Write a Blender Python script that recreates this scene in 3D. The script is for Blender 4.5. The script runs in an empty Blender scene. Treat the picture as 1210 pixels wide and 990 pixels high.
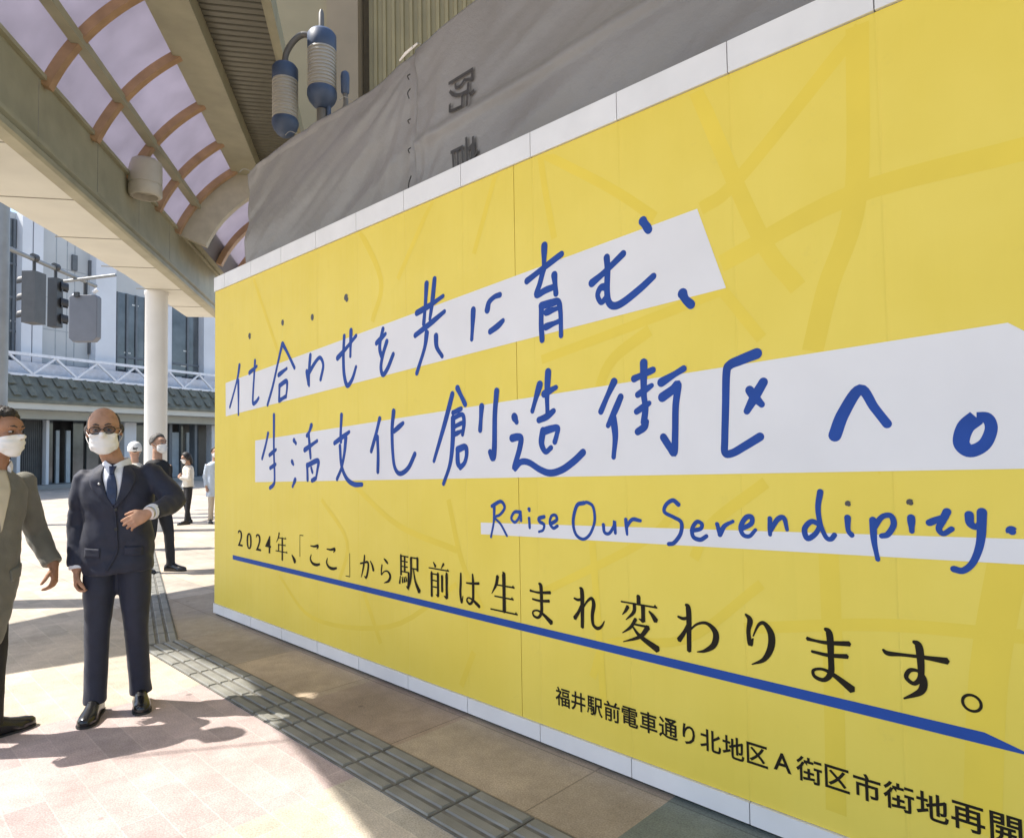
import bpy, bmesh, math, random
from mathutils import Vector, Matrix, noise
from mathutils.bvhtree import BVHTree
random.seed(7)
R = math.radians
scene = bpy.context.scene
COL = scene.collection

# ------------------------------------------------------------------ camera
CAM_H, PITCH, ROLL, FPX = 1.45, 0.0422284, -0.0159333, 795.5      # FPX: focal length in pixels of a 1210 px wide frame
_x = Vector((1, 0, 0)); _u = Vector((0, -math.sin(PITCH), math.cos(PITCH))); FWD = Vector((0, math.cos(PITCH), math.sin(PITCH)))
CX = math.cos(ROLL)*_x + math.sin(ROLL)*_u
CU = -math.sin(ROLL)*_x + math.cos(ROLL)*_u
CAM = Vector((0, 0, CAM_H))
cd = bpy.data.cameras.new('camera'); cam = bpy.data.objects.new('camera', cd); COL.objects.link(cam)
cd.sensor_width = 36; cd.lens = FPX/1210*36; cd.clip_start = .05; cd.clip_end = 1000
cam.matrix_world = Matrix(((CX[0], CU[0], -FWD[0], CAM[0]), (CX[1], CU[1], -FWD[1], CAM[1]), (CX[2], CU[2], -FWD[2], CAM[2]), (0, 0, 0, 1)))
scene.camera = cam

# ------------------------------------------------------------------ sky, sun, exposure
SUN_EL = R(54.5)
SUN_AZ = R(1)          # the sun stands straight to the left
SUN_DIR = Vector((-math.cos(SUN_EL)*math.cos(SUN_AZ), -math.cos(SUN_EL)*math.sin(SUN_AZ), math.sin(SUN_EL)))
w = bpy.data.worlds.new('World'); scene.world = w; w.use_nodes = True
wn = w.node_tree
sky = wn.nodes.new('ShaderNodeTexSky'); sky.sky_type = 'NISHITA'; sky.sun_disc = False
sky.sun_elevation = SUN_EL; sky.sun_rotation = R(-91); sky.air_density = 1.0; sky.dust_density = 1.5
bg = wn.nodes['Background']; bg.inputs['Strength'].default_value = 0.15
wn.links.new(sky.outputs[0], bg.inputs[0])
sl = bpy.data.lights.new('sun', 'SUN'); sl.energy = 3.8; sl.angle = R(.55); sl.color = (1, .94, .85)
so = bpy.data.objects.new('sun', sl); COL.objects.link(so)
so.rotation_mode = 'QUATERNION'; so.rotation_quaternion = (-SUN_DIR).to_track_quat('-Z', 'Y')
vs = scene.view_settings
vs.view_transform = 'Standard'; vs.look = 'None'; vs.gamma = 1; vs.use_curve_mapping = False; vs.exposure = 1.0

# ------------------------------------------------------------------ pixel -> point helpers
def ray(px, py): return FWD + CX*((px-605)/FPX) - CU*((py-495)/FPX)
def at_z(px, py, z=0.0):
    d = ray(px, py); return CAM + d*((z-CAM_H)/d.z)
def at_y(px, py, y):
    d = ray(px, py); return CAM + d*(y/d.y)
def at_plane(px, py, p0, nrm):
    d = ray(px, py); return CAM + d*((p0-CAM).dot(nrm)/d.dot(nrm))
AA = -0.2045
E_ = Vector((math.sin(AA), math.cos(AA), 0)); N_ = Vector((math.cos(AA), -math.sin(AA), 0))
W0 = Vector((-2.6635, 6.07485, 0)); WD = Vector((math.sin(.79638), -math.cos(.79638), 0)); WN = Vector((WD[1], -WD[0], 0))
WROT = math.atan2(WD[1], WD[0])
def wall_sz(px, py, off=0.0):
    p = at_plane(px, py, W0+WN*off, WN); return ((p-W0).dot(WD), p.z)

# ------------------------------------------------------------------ materials
MATS = {}
def mat(name, col, rough=.6, var=.1, scale=6, bump=0, bscale=60, metal=0, spec=.5, detail=4, transl=0, sheen=0):
    if name in MATS: return MATS[name]
    m = bpy.data.materials.new(name); m.use_nodes = True; nt = m.node_tree; N = nt.nodes; L = nt.links
    b = N['Principled BSDF']; b.inputs['Roughness'].default_value = rough; b.inputs['Metallic'].default_value = metal
    b.inputs['Specular IOR Level'].default_value = spec
    if sheen: b.inputs['Sheen Weight'].default_value = sheen
    tc = N.new('ShaderNodeTexCoord')
    nz = N.new('ShaderNodeTexNoise'); nz.inputs['Scale'].default_value = scale; nz.inputs['Detail'].default_value = detail
    L.new(tc.outputs['Object'], nz.inputs['Vector'])
    rp = N.new('ShaderNodeValToRGB')
    rp.color_ramp.elements[0].position = .3; rp.color_ramp.elements[1].position = .7
    rp.color_ramp.elements[0].color = tuple(min(1, c*(1-var)) for c in col)+(1,)
    rp.color_ramp.elements[1].color = tuple(min(1, c*(1+var)) for c in col)+(1,)
    L.new(nz.outputs['Fac'], rp.inputs[0]); L.new(rp.outputs[0], b.inputs['Base Color'])
    if bump:
        n2 = N.new('ShaderNodeTexNoise'); n2.inputs['Scale'].default_value = bscale; n2.inputs['Detail'].default_value = 3
        L.new(tc.outputs['Object'], n2.inputs['Vector'])
        bp = N.new('ShaderNodeBump'); bp.inputs['Strength'].default_value = bump; bp.inputs['Distance'].default_value = .01
        L.new(n2.outputs['Fac'], bp.inputs['Height']); L.new(bp.outputs[0], b.inputs['Normal'])
    if transl:
        t = N.new('ShaderNodeBsdfTranslucent'); L.new(rp.outputs[0], t.inputs[0])
        mx = N.new('ShaderNodeMixShader'); mx.inputs[0].default_value = transl
        L.new(b.outputs[0], mx.inputs[1]); L.new(t.outputs[0], mx.inputs[2]); L.new(mx.outputs[0], N['Material Output'].inputs[0])
    MATS[name] = m; return m

# ------------------------------------------------------------------ mesh helpers
def link(name, me, m=None, parent=None):
    o = bpy.data.objects.new(name, me); COL.objects.link(o)
    if m is not None:
        for mm in (m if isinstance(m, (list, tuple)) else [m]): me.materials.append(mm)
    if parent is not None: o.parent = parent
    return o
def smooth(me, ang=None):
    for p in me.polygons: p.use_smooth = True
    if ang is not None: me.set_sharp_from_angle(angle=R(ang))
def obj(name, bm, m=None, parent=None, sm=None, bev=0):
    if bev:
        bmesh.ops.bevel(bm, geom=[e for e in bm.edges if len(e.link_faces) == 2 and e.calc_face_angle(0) > .5], offset=bev, segments=2, affect='EDGES', profile=.5)
    me = bpy.data.meshes.new(name); bm.to_mesh(me); bm.free()
    if sm is not None: smooth(me, sm)
    return link(name, me, m, parent)
def empty(name, loc=(0, 0, 0), rotz=0.0):
    o = bpy.data.objects.new(name, None); COL.objects.link(o); o.location = loc; o.rotation_euler = (0, 0, rotz); o.empty_display_size = .2
    return o
def tag(o, label=None, cat=None, group=None, kind=None):
    if label: o['label'] = label
    if cat: o['category'] = cat
    if group: o['group'] = group
    if kind: o['kind'] = kind
    return o
def box(bm, x0, x1, y0, y1, z0, z1):
    vs_ = [bm.verts.new(p) for p in ((x0,y0,z0),(x1,y0,z0),(x1,y1,z0),(x0,y1,z0),(x0,y0,z1),(x1,y0,z1),(x1,y1,z1),(x0,y1,z1))]
    for f in ((0,3,2,1),(4,5,6,7),(0,1,5,4),(1,2,6,5),(2,3,7,6),(3,0,4,7)): bm.faces.new([vs_[i] for i in f])
    return vs_
def prism(bm, pts, axis, a, b):
    """polygon (list of 2-D points) extruded along axis 'x','y' or 'z' from a to b"""
    def mk(p, c):
        return {'x': (c, p[0], p[1]), 'y': (p[0], c, p[1]), 'z': (p[0], p[1], c)}[axis]
    A = [bm.verts.new(mk(p, a)) for p in pts]; B = [bm.verts.new(mk(p, b)) for p in pts]
    n = len(pts); bm.faces.new(A); bm.faces.new(B[::-1])
    for i in range(n): bm.faces.new((A[i], B[i], B[(i+1) % n], A[(i+1) % n]))
    bmesh.ops.recalc_face_normals(bm, faces=bm.faces)
def catmull(pts, n=6):
    if len(pts) < 3:
        a, b = Vector(pts[0]), Vector(pts[-1]); return [a.lerp(b, i/n) for i in range(n+1)]
    P = [Vector(p) for p in pts]; P = [P[0]*2-P[1]]+P+[P[-1]*2-P[-2]]; out = []
    for i in range(1, len(P)-2):
        for k in range(n):
            t = k/n; a, b, c, d = P[i-1:i+3]
            out.append(.5*((2*b)+(c-a)*t+(2*a-5*b+4*c-d)*t*t+(3*b-a-3*c+d)*t**3))
    out.append(P[-2]); return out
def tube(bm, pts, rad, n=10, caps=True, flat=1.0, up=None):
    """sweep; rad: one radius or a list; flat squeezes the second axis"""
    P = [Vector(p) for p in pts]; k = len(P)
    rr = rad if isinstance(rad, (list, tuple)) else [rad]*k
    prev = None; rings = []
    for i, p in enumerate(P):
        t = (P[min(i+1, k-1)]-P[max(i-1, 0)]).normalized()
        if prev is None:
            a = Vector(up) if up else (Vector((0, 0, 1)) if abs(t.z) < .9 else Vector((1, 0, 0)))
        else: a = prev
        a = (a-t*a.dot(t)).normalized(); prev = a; b = t.cross(a)
        r = rr[i]; ra, rb = r if isinstance(r, (list, tuple)) else (r, r*flat)
        rings.append([bm.verts.new(p+a*(math.cos(2*math.pi*j/n)*ra)+b*(math.sin(2*math.pi*j/n)*rb)) for j in range(n)])
    for i in range(k-1):
        for j in range(n): bm.faces.new((rings[i][j], rings[i][(j+1) % n], rings[i+1][(j+1) % n], rings[i+1][j]))
    if caps: bm.faces.new(rings[0][::-1]); bm.faces.new(rings[-1])
    return rings
def lathe(bm, prof, n=20, c=(0, 0), axis='z'):
    rings = []
    for r, z in prof:
        rings.append([bm.verts.new((c[0]+r*math.cos(2*math.pi*j/n), c[1]+r*math.sin(2*math.pi*j/n), z)) for j in range(n)])
    for i in range(len(rings)-1):
        for j in range(n): bm.faces.new((rings[i][j], rings[i][(j+1) % n], rings[i+1][(j+1) % n], rings[i+1][j]))
    bm.faces.new(rings[0][::-1]); bm.faces.new(rings[-1])
def bar(bm, a, b, w_=.05, h_=None):
    a, b = Vector(a), Vector(b); h_ = h_ or w_
    t = (b-a).normalized(); u = Vector((0, 0, 1)) if abs(t.z) < .95 else Vector((1, 0, 0))
    s = t.cross(u).normalized(); u = s.cross(t)
    q = [bm.verts.new(p+s*(i*w_/2)+u*(j*h_/2)) for p in (a, b) for i, j in ((-1,-1),(1,-1),(1,1),(-1,1))]
    for f in ((0,1,2,3),(7,6,5,4),(0,4,5,1),(1,5,6,2),(2,6,7,3),(3,7,4,0)): bm.faces.new([q[i] for i in f])
def ngrid(bm, fn, nu, nv):
    g = [[bm.verts.new(fn(i/nu, j/nv)) for j in range(nv+1)] for i in range(nu+1)]
    for i in range(nu):
        for j in range(nv): bm.faces.new((g[i][j], g[i+1][j], g[i+1][j+1], g[i][j+1]))
    return g

# ------------------------------------------------------------------ ground
def ground_material():
    m = bpy.data.materials.new('pavement_tiles'); m.use_nodes = True; nt = m.node_tree; N = nt.nodes; L = nt.links
    b = N['Principled BSDF']; b.inputs['Roughness'].default_value = .75; b.inputs['Specular IOR Level'].default_value = .35
    tc = N.new('ShaderNodeTexCoord'); sp = N.new('ShaderNodeSeparateXYZ'); L.new(tc.outputs['Object'], sp.inputs[0])
    def ramp(inp, stops, interp='CONSTANT', lo=-16., hi=16.):
        mr = N.new('ShaderNodeMapRange'); mr.inputs[1].default_value = lo; mr.inputs[2].default_value = hi; L.new(inp, mr.inputs[0])
        r = N.new('ShaderNodeValToRGB'); r.color_ramp.interpolation = interp; L.new(mr.outputs[0], r.inputs[0])
        el = r.color_ramp.elements
        while len(el) > 1: el.remove(el[-1])
        el[0].position = 0; el[0].color = stops[0][1]+(1,)
        for p, c in stops[1:]:
            q = el.new((p-lo)/(hi-lo)); q.color = c+(1,)
        return r.outputs[0]
    cream = (.50, .44, .36); pink = (.47, .385, .37); grn = (.20, .23, .20)
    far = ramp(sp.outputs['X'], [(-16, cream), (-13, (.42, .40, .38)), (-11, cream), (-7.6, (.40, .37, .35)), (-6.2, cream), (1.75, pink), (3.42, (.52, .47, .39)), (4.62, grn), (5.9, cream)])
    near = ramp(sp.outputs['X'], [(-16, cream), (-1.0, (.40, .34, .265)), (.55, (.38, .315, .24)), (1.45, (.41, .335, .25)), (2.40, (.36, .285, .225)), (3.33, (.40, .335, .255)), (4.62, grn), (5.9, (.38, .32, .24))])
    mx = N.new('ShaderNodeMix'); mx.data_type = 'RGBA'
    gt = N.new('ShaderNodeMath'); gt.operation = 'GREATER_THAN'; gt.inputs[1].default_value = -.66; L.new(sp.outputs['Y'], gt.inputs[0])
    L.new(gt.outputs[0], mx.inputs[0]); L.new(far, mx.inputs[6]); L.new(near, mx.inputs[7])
    # joints: narrow tiles laid along the hoarding
    br = N.new('ShaderNodeTexBrick'); br.offset = .5; br.inputs['Scale'].default_value = 1
    br.inputs['Brick Width'].default_value = .46; br.inputs['Row Height'].default_value = .15; br.inputs['Mortar Size'].default_value = .0035
    br.inputs['Mortar Smooth'].default_value = .3
    br.inputs['Color1'].default_value = (.86, .86, .86, 1); br.inputs['Color2'].default_value = (1.08, 1.05, 1.03, 1); br.inputs['Mortar'].default_value = (1.12, 1.12, 1.1, 1)
    mp = N.new('ShaderNodeMapping'); mp.inputs['Location'].default_value = (.05, -.0, 0); L.new(tc.outputs['Object'], mp.inputs[0]); L.new(mp.outputs[0], br.inputs[0])
    br2 = N.new('ShaderNodeTexBrick'); br2.offset = .0; br2.inputs['Scale'].default_value = 1
    br2.inputs['Brick Width'].default_value = .91; br2.inputs['Row Height'].default_value = .46; br2.inputs['Mortar Size'].default_value = .004
    br2.inputs['Color1'].default_value = (.86, .86, .88, 1); br2.inputs['Color2'].default_value = (1.1, 1.05, 1.0, 1); br2.inputs['Mortar'].default_value = (.62, .6, .58, 1)
    mp2 = N.new('ShaderNodeMapping'); mp2.inputs['Location'].default_value = (.3, .04, 0); L.new(tc.outputs['Object'], mp2.inputs[0]); L.new(mp2.outputs[0], br2.inputs[0])
    mb = N.new('ShaderNodeMix'); mb.data_type = 'RGBA'; L.new(gt.outputs[0], mb.inputs[0]); L.new(br.outputs['Color'], mb.inputs[6]); L.new(br2.outputs['Color'], mb.inputs[7])
    mu = N.new('ShaderNodeMix'); mu.data_type = 'RGBA'; mu.blend_type = 'MULTIPLY'; mu.inputs[0].default_value = 1
    L.new(mx.outputs[2], mu.inputs[6]); L.new(mb.outputs[2], mu.inputs[7])
    # mottling, grain and stains
    n1 = N.new('ShaderNodeTexNoise'); n1.inputs['Scale'].default_value = 1.7; n1.inputs['Detail'].default_value = 6; L.new(tc.outputs['Object'], n1.inputs[0])
    n2 = N.new('ShaderNodeTexNoise'); n2.inputs['Scale'].default_value = 140; n2.inputs['Detail'].default_value = 2; L.new(tc.outputs['Object'], n2.inputs[0])
    n3 = N.new('ShaderNodeTexNoise'); n3.inputs['Scale'].default_value = 9; n3.inputs['Detail'].default_value = 8; n3.inputs['Roughness'].default_value = .7; L.new(tc.outputs['Object'], n3.inputs[0])
    cur = mu.outputs[2]
    for n_, lo, hi in ((n1, .82, 1.15), (n2, .78, 1.2), (n3, .84, 1.14)):
        mr = N.new('ShaderNodeMapRange'); mr.inputs[1].default_value = .3; mr.inputs[2].default_value = .7; mr.inputs[3].default_value = lo; mr.inputs[4].default_value = hi
        L.new(n_.outputs['Fac'], mr.inputs[0])
        x = N.new('ShaderNodeMix'); x.data_type = 'RGBA'; x.blend_type = 'MULTIPLY'; x.inputs[0].default_value = 1
        L.new(cur, x.inputs[6]); L.new(mr.outputs[0], x.inputs[7]); cur = x.outputs[2]
    vo = N.new('ShaderNodeTexVoronoi'); vo.inputs['Scale'].default_value = 2.3; L.new(tc.outputs['Object'], vo.inputs['Vector'])
    vr = N.new('ShaderNodeMapRange'); vr.inputs[1].default_value = .035; vr.inputs[2].default_value = .055; vr.inputs[3].default_value = .55; vr.inputs[4].default_value = 1; L.new(vo.outputs['Distance'], vr.inputs[0])
    x = N.new('ShaderNodeMix'); x.data_type = 'RGBA'; x.blend_type = 'MULTIPLY'; x.inputs[0].default_value = .8; L.new(cur, x.inputs[6]); L.new(vr.outputs[0], x.inputs[7]); cur = x.outputs[2]
    L.new(cur, b.inputs['Base Color'])
    bp = N.new('ShaderNodeBump'); bp.inputs['Strength'].default_value = .35; bp.inputs['Distance'].default_value = .004; L.new(n2.outputs['Fac'], bp.inputs['Height']); L.new(bp.outputs[0], b.inputs['Normal'])
    return m
bm = bmesh.new()
v = [bm.verts.new(p) for p in ((-300, -300, 0), (300, -300, 0), (300, 300, 0), (-300, 300, 0))]; bm.faces.new(v)
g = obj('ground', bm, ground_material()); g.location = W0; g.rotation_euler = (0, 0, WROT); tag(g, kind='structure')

bm = bmesh.new()
PIV = Vector((.50, -.655, 0)); BEND = Matrix.Translation(PIV) @ Matrix.Rotation(R(-16), 4, 'Z') @ Matrix.Translation(-PIV)
for i in range(-32, 26):
    s0 = 3.39-.309*11+.309*i; nv = len(bm.verts); n0 = len(bm.faces)
    box(bm, s0+.003, s0+.306, -.80, -.51, -.02, .006); bm.faces.ensure_lookup_table()
    for f in bm.faces[n0:]: f.material_index = 1
    for k in range(4):
        y = -.80+.036+.0725*k
        vs_ = box(bm, s0+.010, s0+.299, y-.026, y+.026, .006, .0125)
        for q in vs_[4:]:
            q.co.x += .004*(1 if q.co.x < s0+.15 else -1); q.co.y += .005*(1 if q.co.y < y else -1)
    if s0+.155 < .5:
        bm.verts.ensure_lookup_table(); bmesh.ops.transform(bm, matrix=BEND, verts=bm.verts[nv:])
o = obj('tactile_paving', bm, [mat('tactile_grey', (.225, .222, .20), .7, .2, 5, .3, 180), mat('tactile_groove_dark', (.145, .14, .122), .9, .3, 9)]); o.location = W0; o.rotation_euler = (0, 0, WROT); tag(o, kind='structure')  # block bases are darker than the raised bars

# ------------------------------------------------------------------ hoarding with its lettering
def yellow_material():
    m = bpy.data.materials.new('printed_yellow_sheet'); m.use_nodes = True; nt = m.node_tree; N = nt.nodes; L = nt.links
    b = N['Principled BSDF']; b.inputs['Roughness'].default_value = .42; b.inputs['Specular IOR Level'].default_value = .22
    tc = N.new('ShaderNodeTexCoord'); n = N.new('ShaderNodeTexNoise'); n.inputs['Scale'].default_value = 2.2; n.inputs['Detail'].default_value = 5; L.new(tc.outputs['Object'], n.inputs[0])
    r = N.new('ShaderNodeValToRGB'); r.color_ramp.elements[0].position = .3; r.color_ramp.elements[1].position = .7
    r.color_ramp.elements[0].color = (.78, .607, .092, 1); r.color_ramp.elements[1].color = (.82, .648, .116, 1)
    L.new(n.outputs[0], r.inputs[0]); L.new(r.outputs[0], b.inputs['Base Color'])
    sp = N.new('ShaderNodeSeparateXYZ'); L.new(tc.outputs['Object'], sp.inputs[0])
    ad = N.new('ShaderNodeMath'); ad.operation = 'ADD'; ad.inputs[1].default_value = 100*.531-3.365+.2655; L.new(sp.outputs[0], ad.inputs[0])
    mo = N.new('ShaderNodeMath'); mo.operation = 'MODULO'; mo.inputs[1].default_value = .531; L.new(ad.outputs[0], mo.inputs[0])
    su = N.new('ShaderNodeMath'); su.operation = 'SUBTRACT'; su.inputs[1].default_value = .2655; L.new(mo.outputs[0], su.inputs[0])
    ab = N.new('ShaderNodeMath'); ab.operation = 'ABSOLUTE'; L.new(su.outputs[0], ab.inputs[0])
    jr = N.new('ShaderNodeMapRange'); jr.inputs[1].default_value = 0; jr.inputs[2].default_value = .006; jr.inputs[3].default_value = 0; jr.inputs[4].default_value = 1; L.new(ab.outputs[0], jr.inputs[0])
    ns = N.new('ShaderNodeTexNoise'); ns.inputs['Scale'].default_value = 5; ns.inputs['Detail'].default_value = 8; ns.inputs['Roughness'].default_value = .75; L.new(tc.outputs['Object'], ns.inputs[0])
    sm_ = N.new('ShaderNodeMapRange'); sm_.inputs[1].default_value = .60; sm_.inputs[2].default_value = .78; sm_.inputs[3].default_value = 0; sm_.inputs[4].default_value = .22; L.new(ns.outputs[0], sm_.inputs[0])
    mxs = N.new('ShaderNodeMix'); mxs.data_type = 'RGBA'; mxs.inputs[7].default_value = (.50, .40, .12, 1); L.new(sm_.outputs[0], mxs.inputs[0]); L.new(r.outputs[0], mxs.inputs[6]); L.new(mxs.outputs[2], b.inputs['Base Color'])
    rr_ = N.new('ShaderNodeMapRange'); rr_.inputs[3].default_value = .30; rr_.inputs[4].default_value = .55; L.new(ns.outputs[0], rr_.inputs[0]); L.new(rr_.outputs[0], b.inputs['Roughness'])
    # slack vertical creases of a sheet over boards
    mp = N.new('ShaderNodeMapping'); mp.inputs['Scale'].default_value = (9, 1, .7); L.new(tc.outputs['Object'], mp.inputs[0])
    n2 = N.new('ShaderNodeTexNoise'); n2.inputs['Scale'].default_value = 1.0; n2.inputs['Detail'].default_value = 3; L.new(mp.outputs[0], n2.inputs[0])
    bp = N.new('ShaderNodeBump'); bp.inputs['Strength'].default_value = .35; bp.inputs['Distance'].default_value = .02; L.new(n2.outputs[0], bp.inputs['Height'])
    b2 = N.new('ShaderNodeBump'); b2.inputs['Strength'].default_value = .5; b2.inputs['Distance'].default_value = .003; L.new(jr.outputs[0], b2.inputs['Height']); L.new(bp.outputs[0], b2.inputs['Normal']); L.new(b2.outputs[0], b.inputs['Normal'])
    return m
YEL = yellow_material()
PATT = mat('printed_deep_yellow', (.79, .603, .078), .5, .05, 2, spec=.2)
WHT = mat('printed_white', (.74, .725, .735), .5, .03, 3, spec=.2)
BLUE = mat('printed_blue', (.024, .072, .31), .55, .12, 5, spec=.12)
UBLUE = mat('printed_line_blue', (.026, .078, .33), .55, .08, 5, spec=.12)
INK = mat('printed_black', (.022, .018, .012), .6, .1, 5, spec=.1)
TRIM = mat('white_metal_trim', (.76, .75, .75), .35, .05, 4)
DARK = mat('dark_gap', (.02, .02, .02), .8)
hoard = empty('construction_hoarding', W0, WROT)
tag(hoard, 'long yellow hoarding with blue handwritten slogan on white strips beside the pavement', 'hoarding')
S0, S1, HW = -.05, 9.0, 3.04
# sheets, one per printed width, butted with a hair of a gap
for a, b_ in ((S0, 3.764), (3.768, S1)):
    bm = bmesh.new(); box(bm, a, b_, 0, .05, .10, 2.912)
    obj('printed_sheet', bm, YEL, hoard)
bm = bmesh.new(); box(bm, 3.764, 3.768, .006, .05, .10, 2.912); obj('sheet_joint', bm, mat('joint_grey', (.3, .27, .2), .7), hoard)
seams = [S0]+[3.365+.531*i for i in range(-6, 11)]+[S1]
seams = [x for x in seams if x >= S0]
for z0, z1, nm in ((2.914, HW, 'top_rail'), (.018, .098, 'base_rail')):
    for a, b_ in zip(seams[:-1], seams[1:]):
        if b_-a < .05: continue
        bm = bmesh.new(); box(bm, a+.0022, b_-.0022, -.012, .05, z0, z1); obj(nm, bm, TRIM, hoard, bev=.002)
bm = bmesh.new(); box(bm, S0+.01, S1, .012, .05, -.01, .018); box(bm, S0+.01, S1, .004, .045, .098, .102); box(bm, S0+.01, S1, .004, .045, 2.91, 2.916); box(bm, S0+.01, S1, 0, .048, .03, .09); box(bm, S0+.01, S1, 0, .048, 2.93, 3.03); obj('backing_strip', bm, DARK, hoard)
for s in (.3, 1.9, 3.5, 5.1, 6.7):
    bm = bmesh.new(); bar(bm, (s, .06, 2.6), (s, 1.2, .03), .05); box(bm, s-.03, s+.03, .052, .11, .0, 2.95)
    obj('rear_brace', bm, mat('galvanised', (.4, .4, .4), .5, metal=.6), hoard)

def flat_poly(bm, pts, off):
    vs_ = [bm.verts.new((p[0], -off, p[1])) for p in pts]
    f = bm.faces.new(vs_); f.normal_update()
    if f.normal.y > 0: f.normal_flip()
# faint street-map lines printed in the yellow
k = 0
MAP = [([(822,106),(897,277),(943,340)],.085),([(1018,30),(872,212),(828,247)],.075),([(1013,30),(1011,232),(978,340),(960,415)],.10),([(1290,150),(1210,176),(1003,232),(852,312)],.095),
       ([(638,181),(645,230),(655,282)],.05),([(640,181),(720,222),(774,257)],.06),([(880,742),(1040,738),(1210,752)],.055),([(979,650),(985,800),(988,960)],.09),([(1195,640),(1168,800),(1160,985)],.13),
       ([(420,262),(450,330),(440,380)],.06),([(520,215),(470,330)],.05),([(590,190),(560,300)],.045),([(300,330),(330,420)],.05),([(640,425),(760,380),(860,340)],.06),([(700,490),(720,430),(768,390)],.07),
       ([(855,345),(900,400)],.06),([(1040,560),(1010,500)],.01),([(420,575),(470,620),(540,650)],.05),([(380,590),(410,640),(400,690)],.045),([(530,590),(545,660),(570,720)],.05),([(330,680),(370,730),(460,740),(540,690)],.04),
       ([(430,700),(450,760)],.05),([(640,700),(760,640),(800,600)],.05),([(700,800),(720,760),(810,755),(900,690)],.05),([(560,770),(545,810)],.05),([(700,640),(715,850)],.05),([(820,660),(840,620),(905,570)],.06)]
for pts, wd_ in MAP:
    P = catmull([wall_sz(*p)+(0,) for p in pts], 6)
    L_, R_ = [], []
    for i, p in enumerate(P):
        t = (P[min(i+1, len(P)-1)]-P[max(i-1, 0)]).normalized(); nrm = Vector((-t.y, t.x, 0))*wd_*.38
        L_.append(p+nrm); R_.append(p-nrm)
    bm = bmesh.new()
    for i in range(len(P)-1): flat_poly(bm, [(q.x, min(2.9, max(.11, q.y))) for q in (L_[i], L_[i+1], R_[i+1], R_[i])], .0003+k*.00002)
    obj('street_map_line', bm, PATT, hoard); k += 1
# white strips behind the slogan
for pts in ([(.19, 1.765), (4.92, 2.065), (4.805, 2.412), (.185, 2.06)], [(.77, 1.20), (6.35, 1.38), (5.815, 1.80), (.77, 1.54)], [(3.48, .988), (6.9, 1.125), (6.9, 1.205), (3.48, 1.05)]):
    bm = bmesh.new(); flat_poly(bm, pts, .0011); obj('white_strip', bm, WHT, hoard)

def stroke(bm, pts2, width, off):
    """one brush stroke with round ends, as a flat ribbon on the sheet"""
    closed = len(pts2) > 3 and (Vector(pts2[0])-Vector(pts2[-1])).length < 1e-6
    if len(pts2) == 1: pts2 = [pts2[0], (pts2[0][0]+.002, pts2[0][1]-.002)]
    P = catmull([(p[0], p[1], 0) for p in pts2], 7)
    n = len(P); ph = random.uniform(0, 6)
    Ls, Rs = [], []; r0 = width/2
    for i, p in enumerate(P):
        t = (P[min(i+1, n-1)]-P[max(i-1, 0)])
        t = t.normalized() if t.length > 1e-9 else Vector((1, 0, 0)); nr = Vector((-t.y, t.x, 0))
        u = i/(n-1); r = r0*(1.0-.22*u+.10*math.sin(5*u+ph))
        Ls.append(p+nr*r); Rs.append(p-nr*r)
        if i == 0: T0, r_0 = t, r
        if i == n-1: T1, r_1 = t, r
    V = []
    mk = lambda q, i: bm.verts.new((q.x, -(off+.00008*i/n), q.y))
    lv = [mk(q, i) for i, q in enumerate(Ls)]; rv = [mk(q, i) for i, q in enumerate(Rs)]
    for i in range(n-1): bm.faces.new((lv[i], rv[i], rv[i+1], lv[i+1]))
    def cap(c, t, r, a, b, i, sgn):
        nr = Vector((-t.y, t.x, 0)); arc = [mk(c+nr*(math.cos(x)*r)+t*(sgn*math.sin(x)*r), i) for x in [math.pi*j/7 for j in range(1, 7)]]
        loop = [a]+arc+[b]; f = bm.faces.new(loop if sgn < 0 else loop[::-1])
    if not closed:
        cap(P[0], T0, r_0, lv[0], rv[0], 0, -1); cap(P[-1], T1, r_1, lv[-1], rv[-1], n-1, 1)
def lettering(name, blocks, mtl, off0, counts):
    """one part per written character; counts: strokes in each character"""
    todo = [((ox, oy, sc), st) for (ox, oy, sc), sts in blocks for st in sts]; assert sum(counts) == len(todo), (name, sum(counts), len(todo))
    k = 0
    for c in counts:
        bm = bmesh.new()
        for j in range(c):
            (ox, oy, sc), st = todo[k]; k += 1
            stroke(bm, [wall_sz(ox+x/sc, oy+y/sc) for x, y in st[1:]], st[0], off0+j*.00009)
        for f in bm.faces:
            f.normal_update()
            if f.normal.y > 0: f.normal_flip()
        obj(name, bm, mtl, hoard)
A, B, C_ = .0385, .0375, .0355
H1 = ((260, 330, 5.5), [
 (A,(127,560),(115,640),(90,740),(65,830)),(A,(120,660),(121,780),(120,878)),
 (A,(228,530),(222,640),(215,760),(216,806),(235,797),(252,772)),(A,(192,608),(240,565)),
 (A,(405,420),(380,530),(345,690),(310,815)),(A,(408,420),(440,480),(485,575)),(A,(382,622),(435,580)),
 (A,(388,690),(385,790)),(A,(390,690),(432,662),(437,700),(430,765)),(A,(390,786),(430,760)),
 (A,(588,495),(580,600),(580,690)),(A,(565,600),(574,680)),(A,(570,625),(620,540),(652,510),(672,560),(655,650)),
 (A,(808,370),(803,500),(808,620),(828,690),(860,650),(885,570)),(A,(852,335),(848,500)),(A,(765,512),(820,450),(885,368))])
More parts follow.
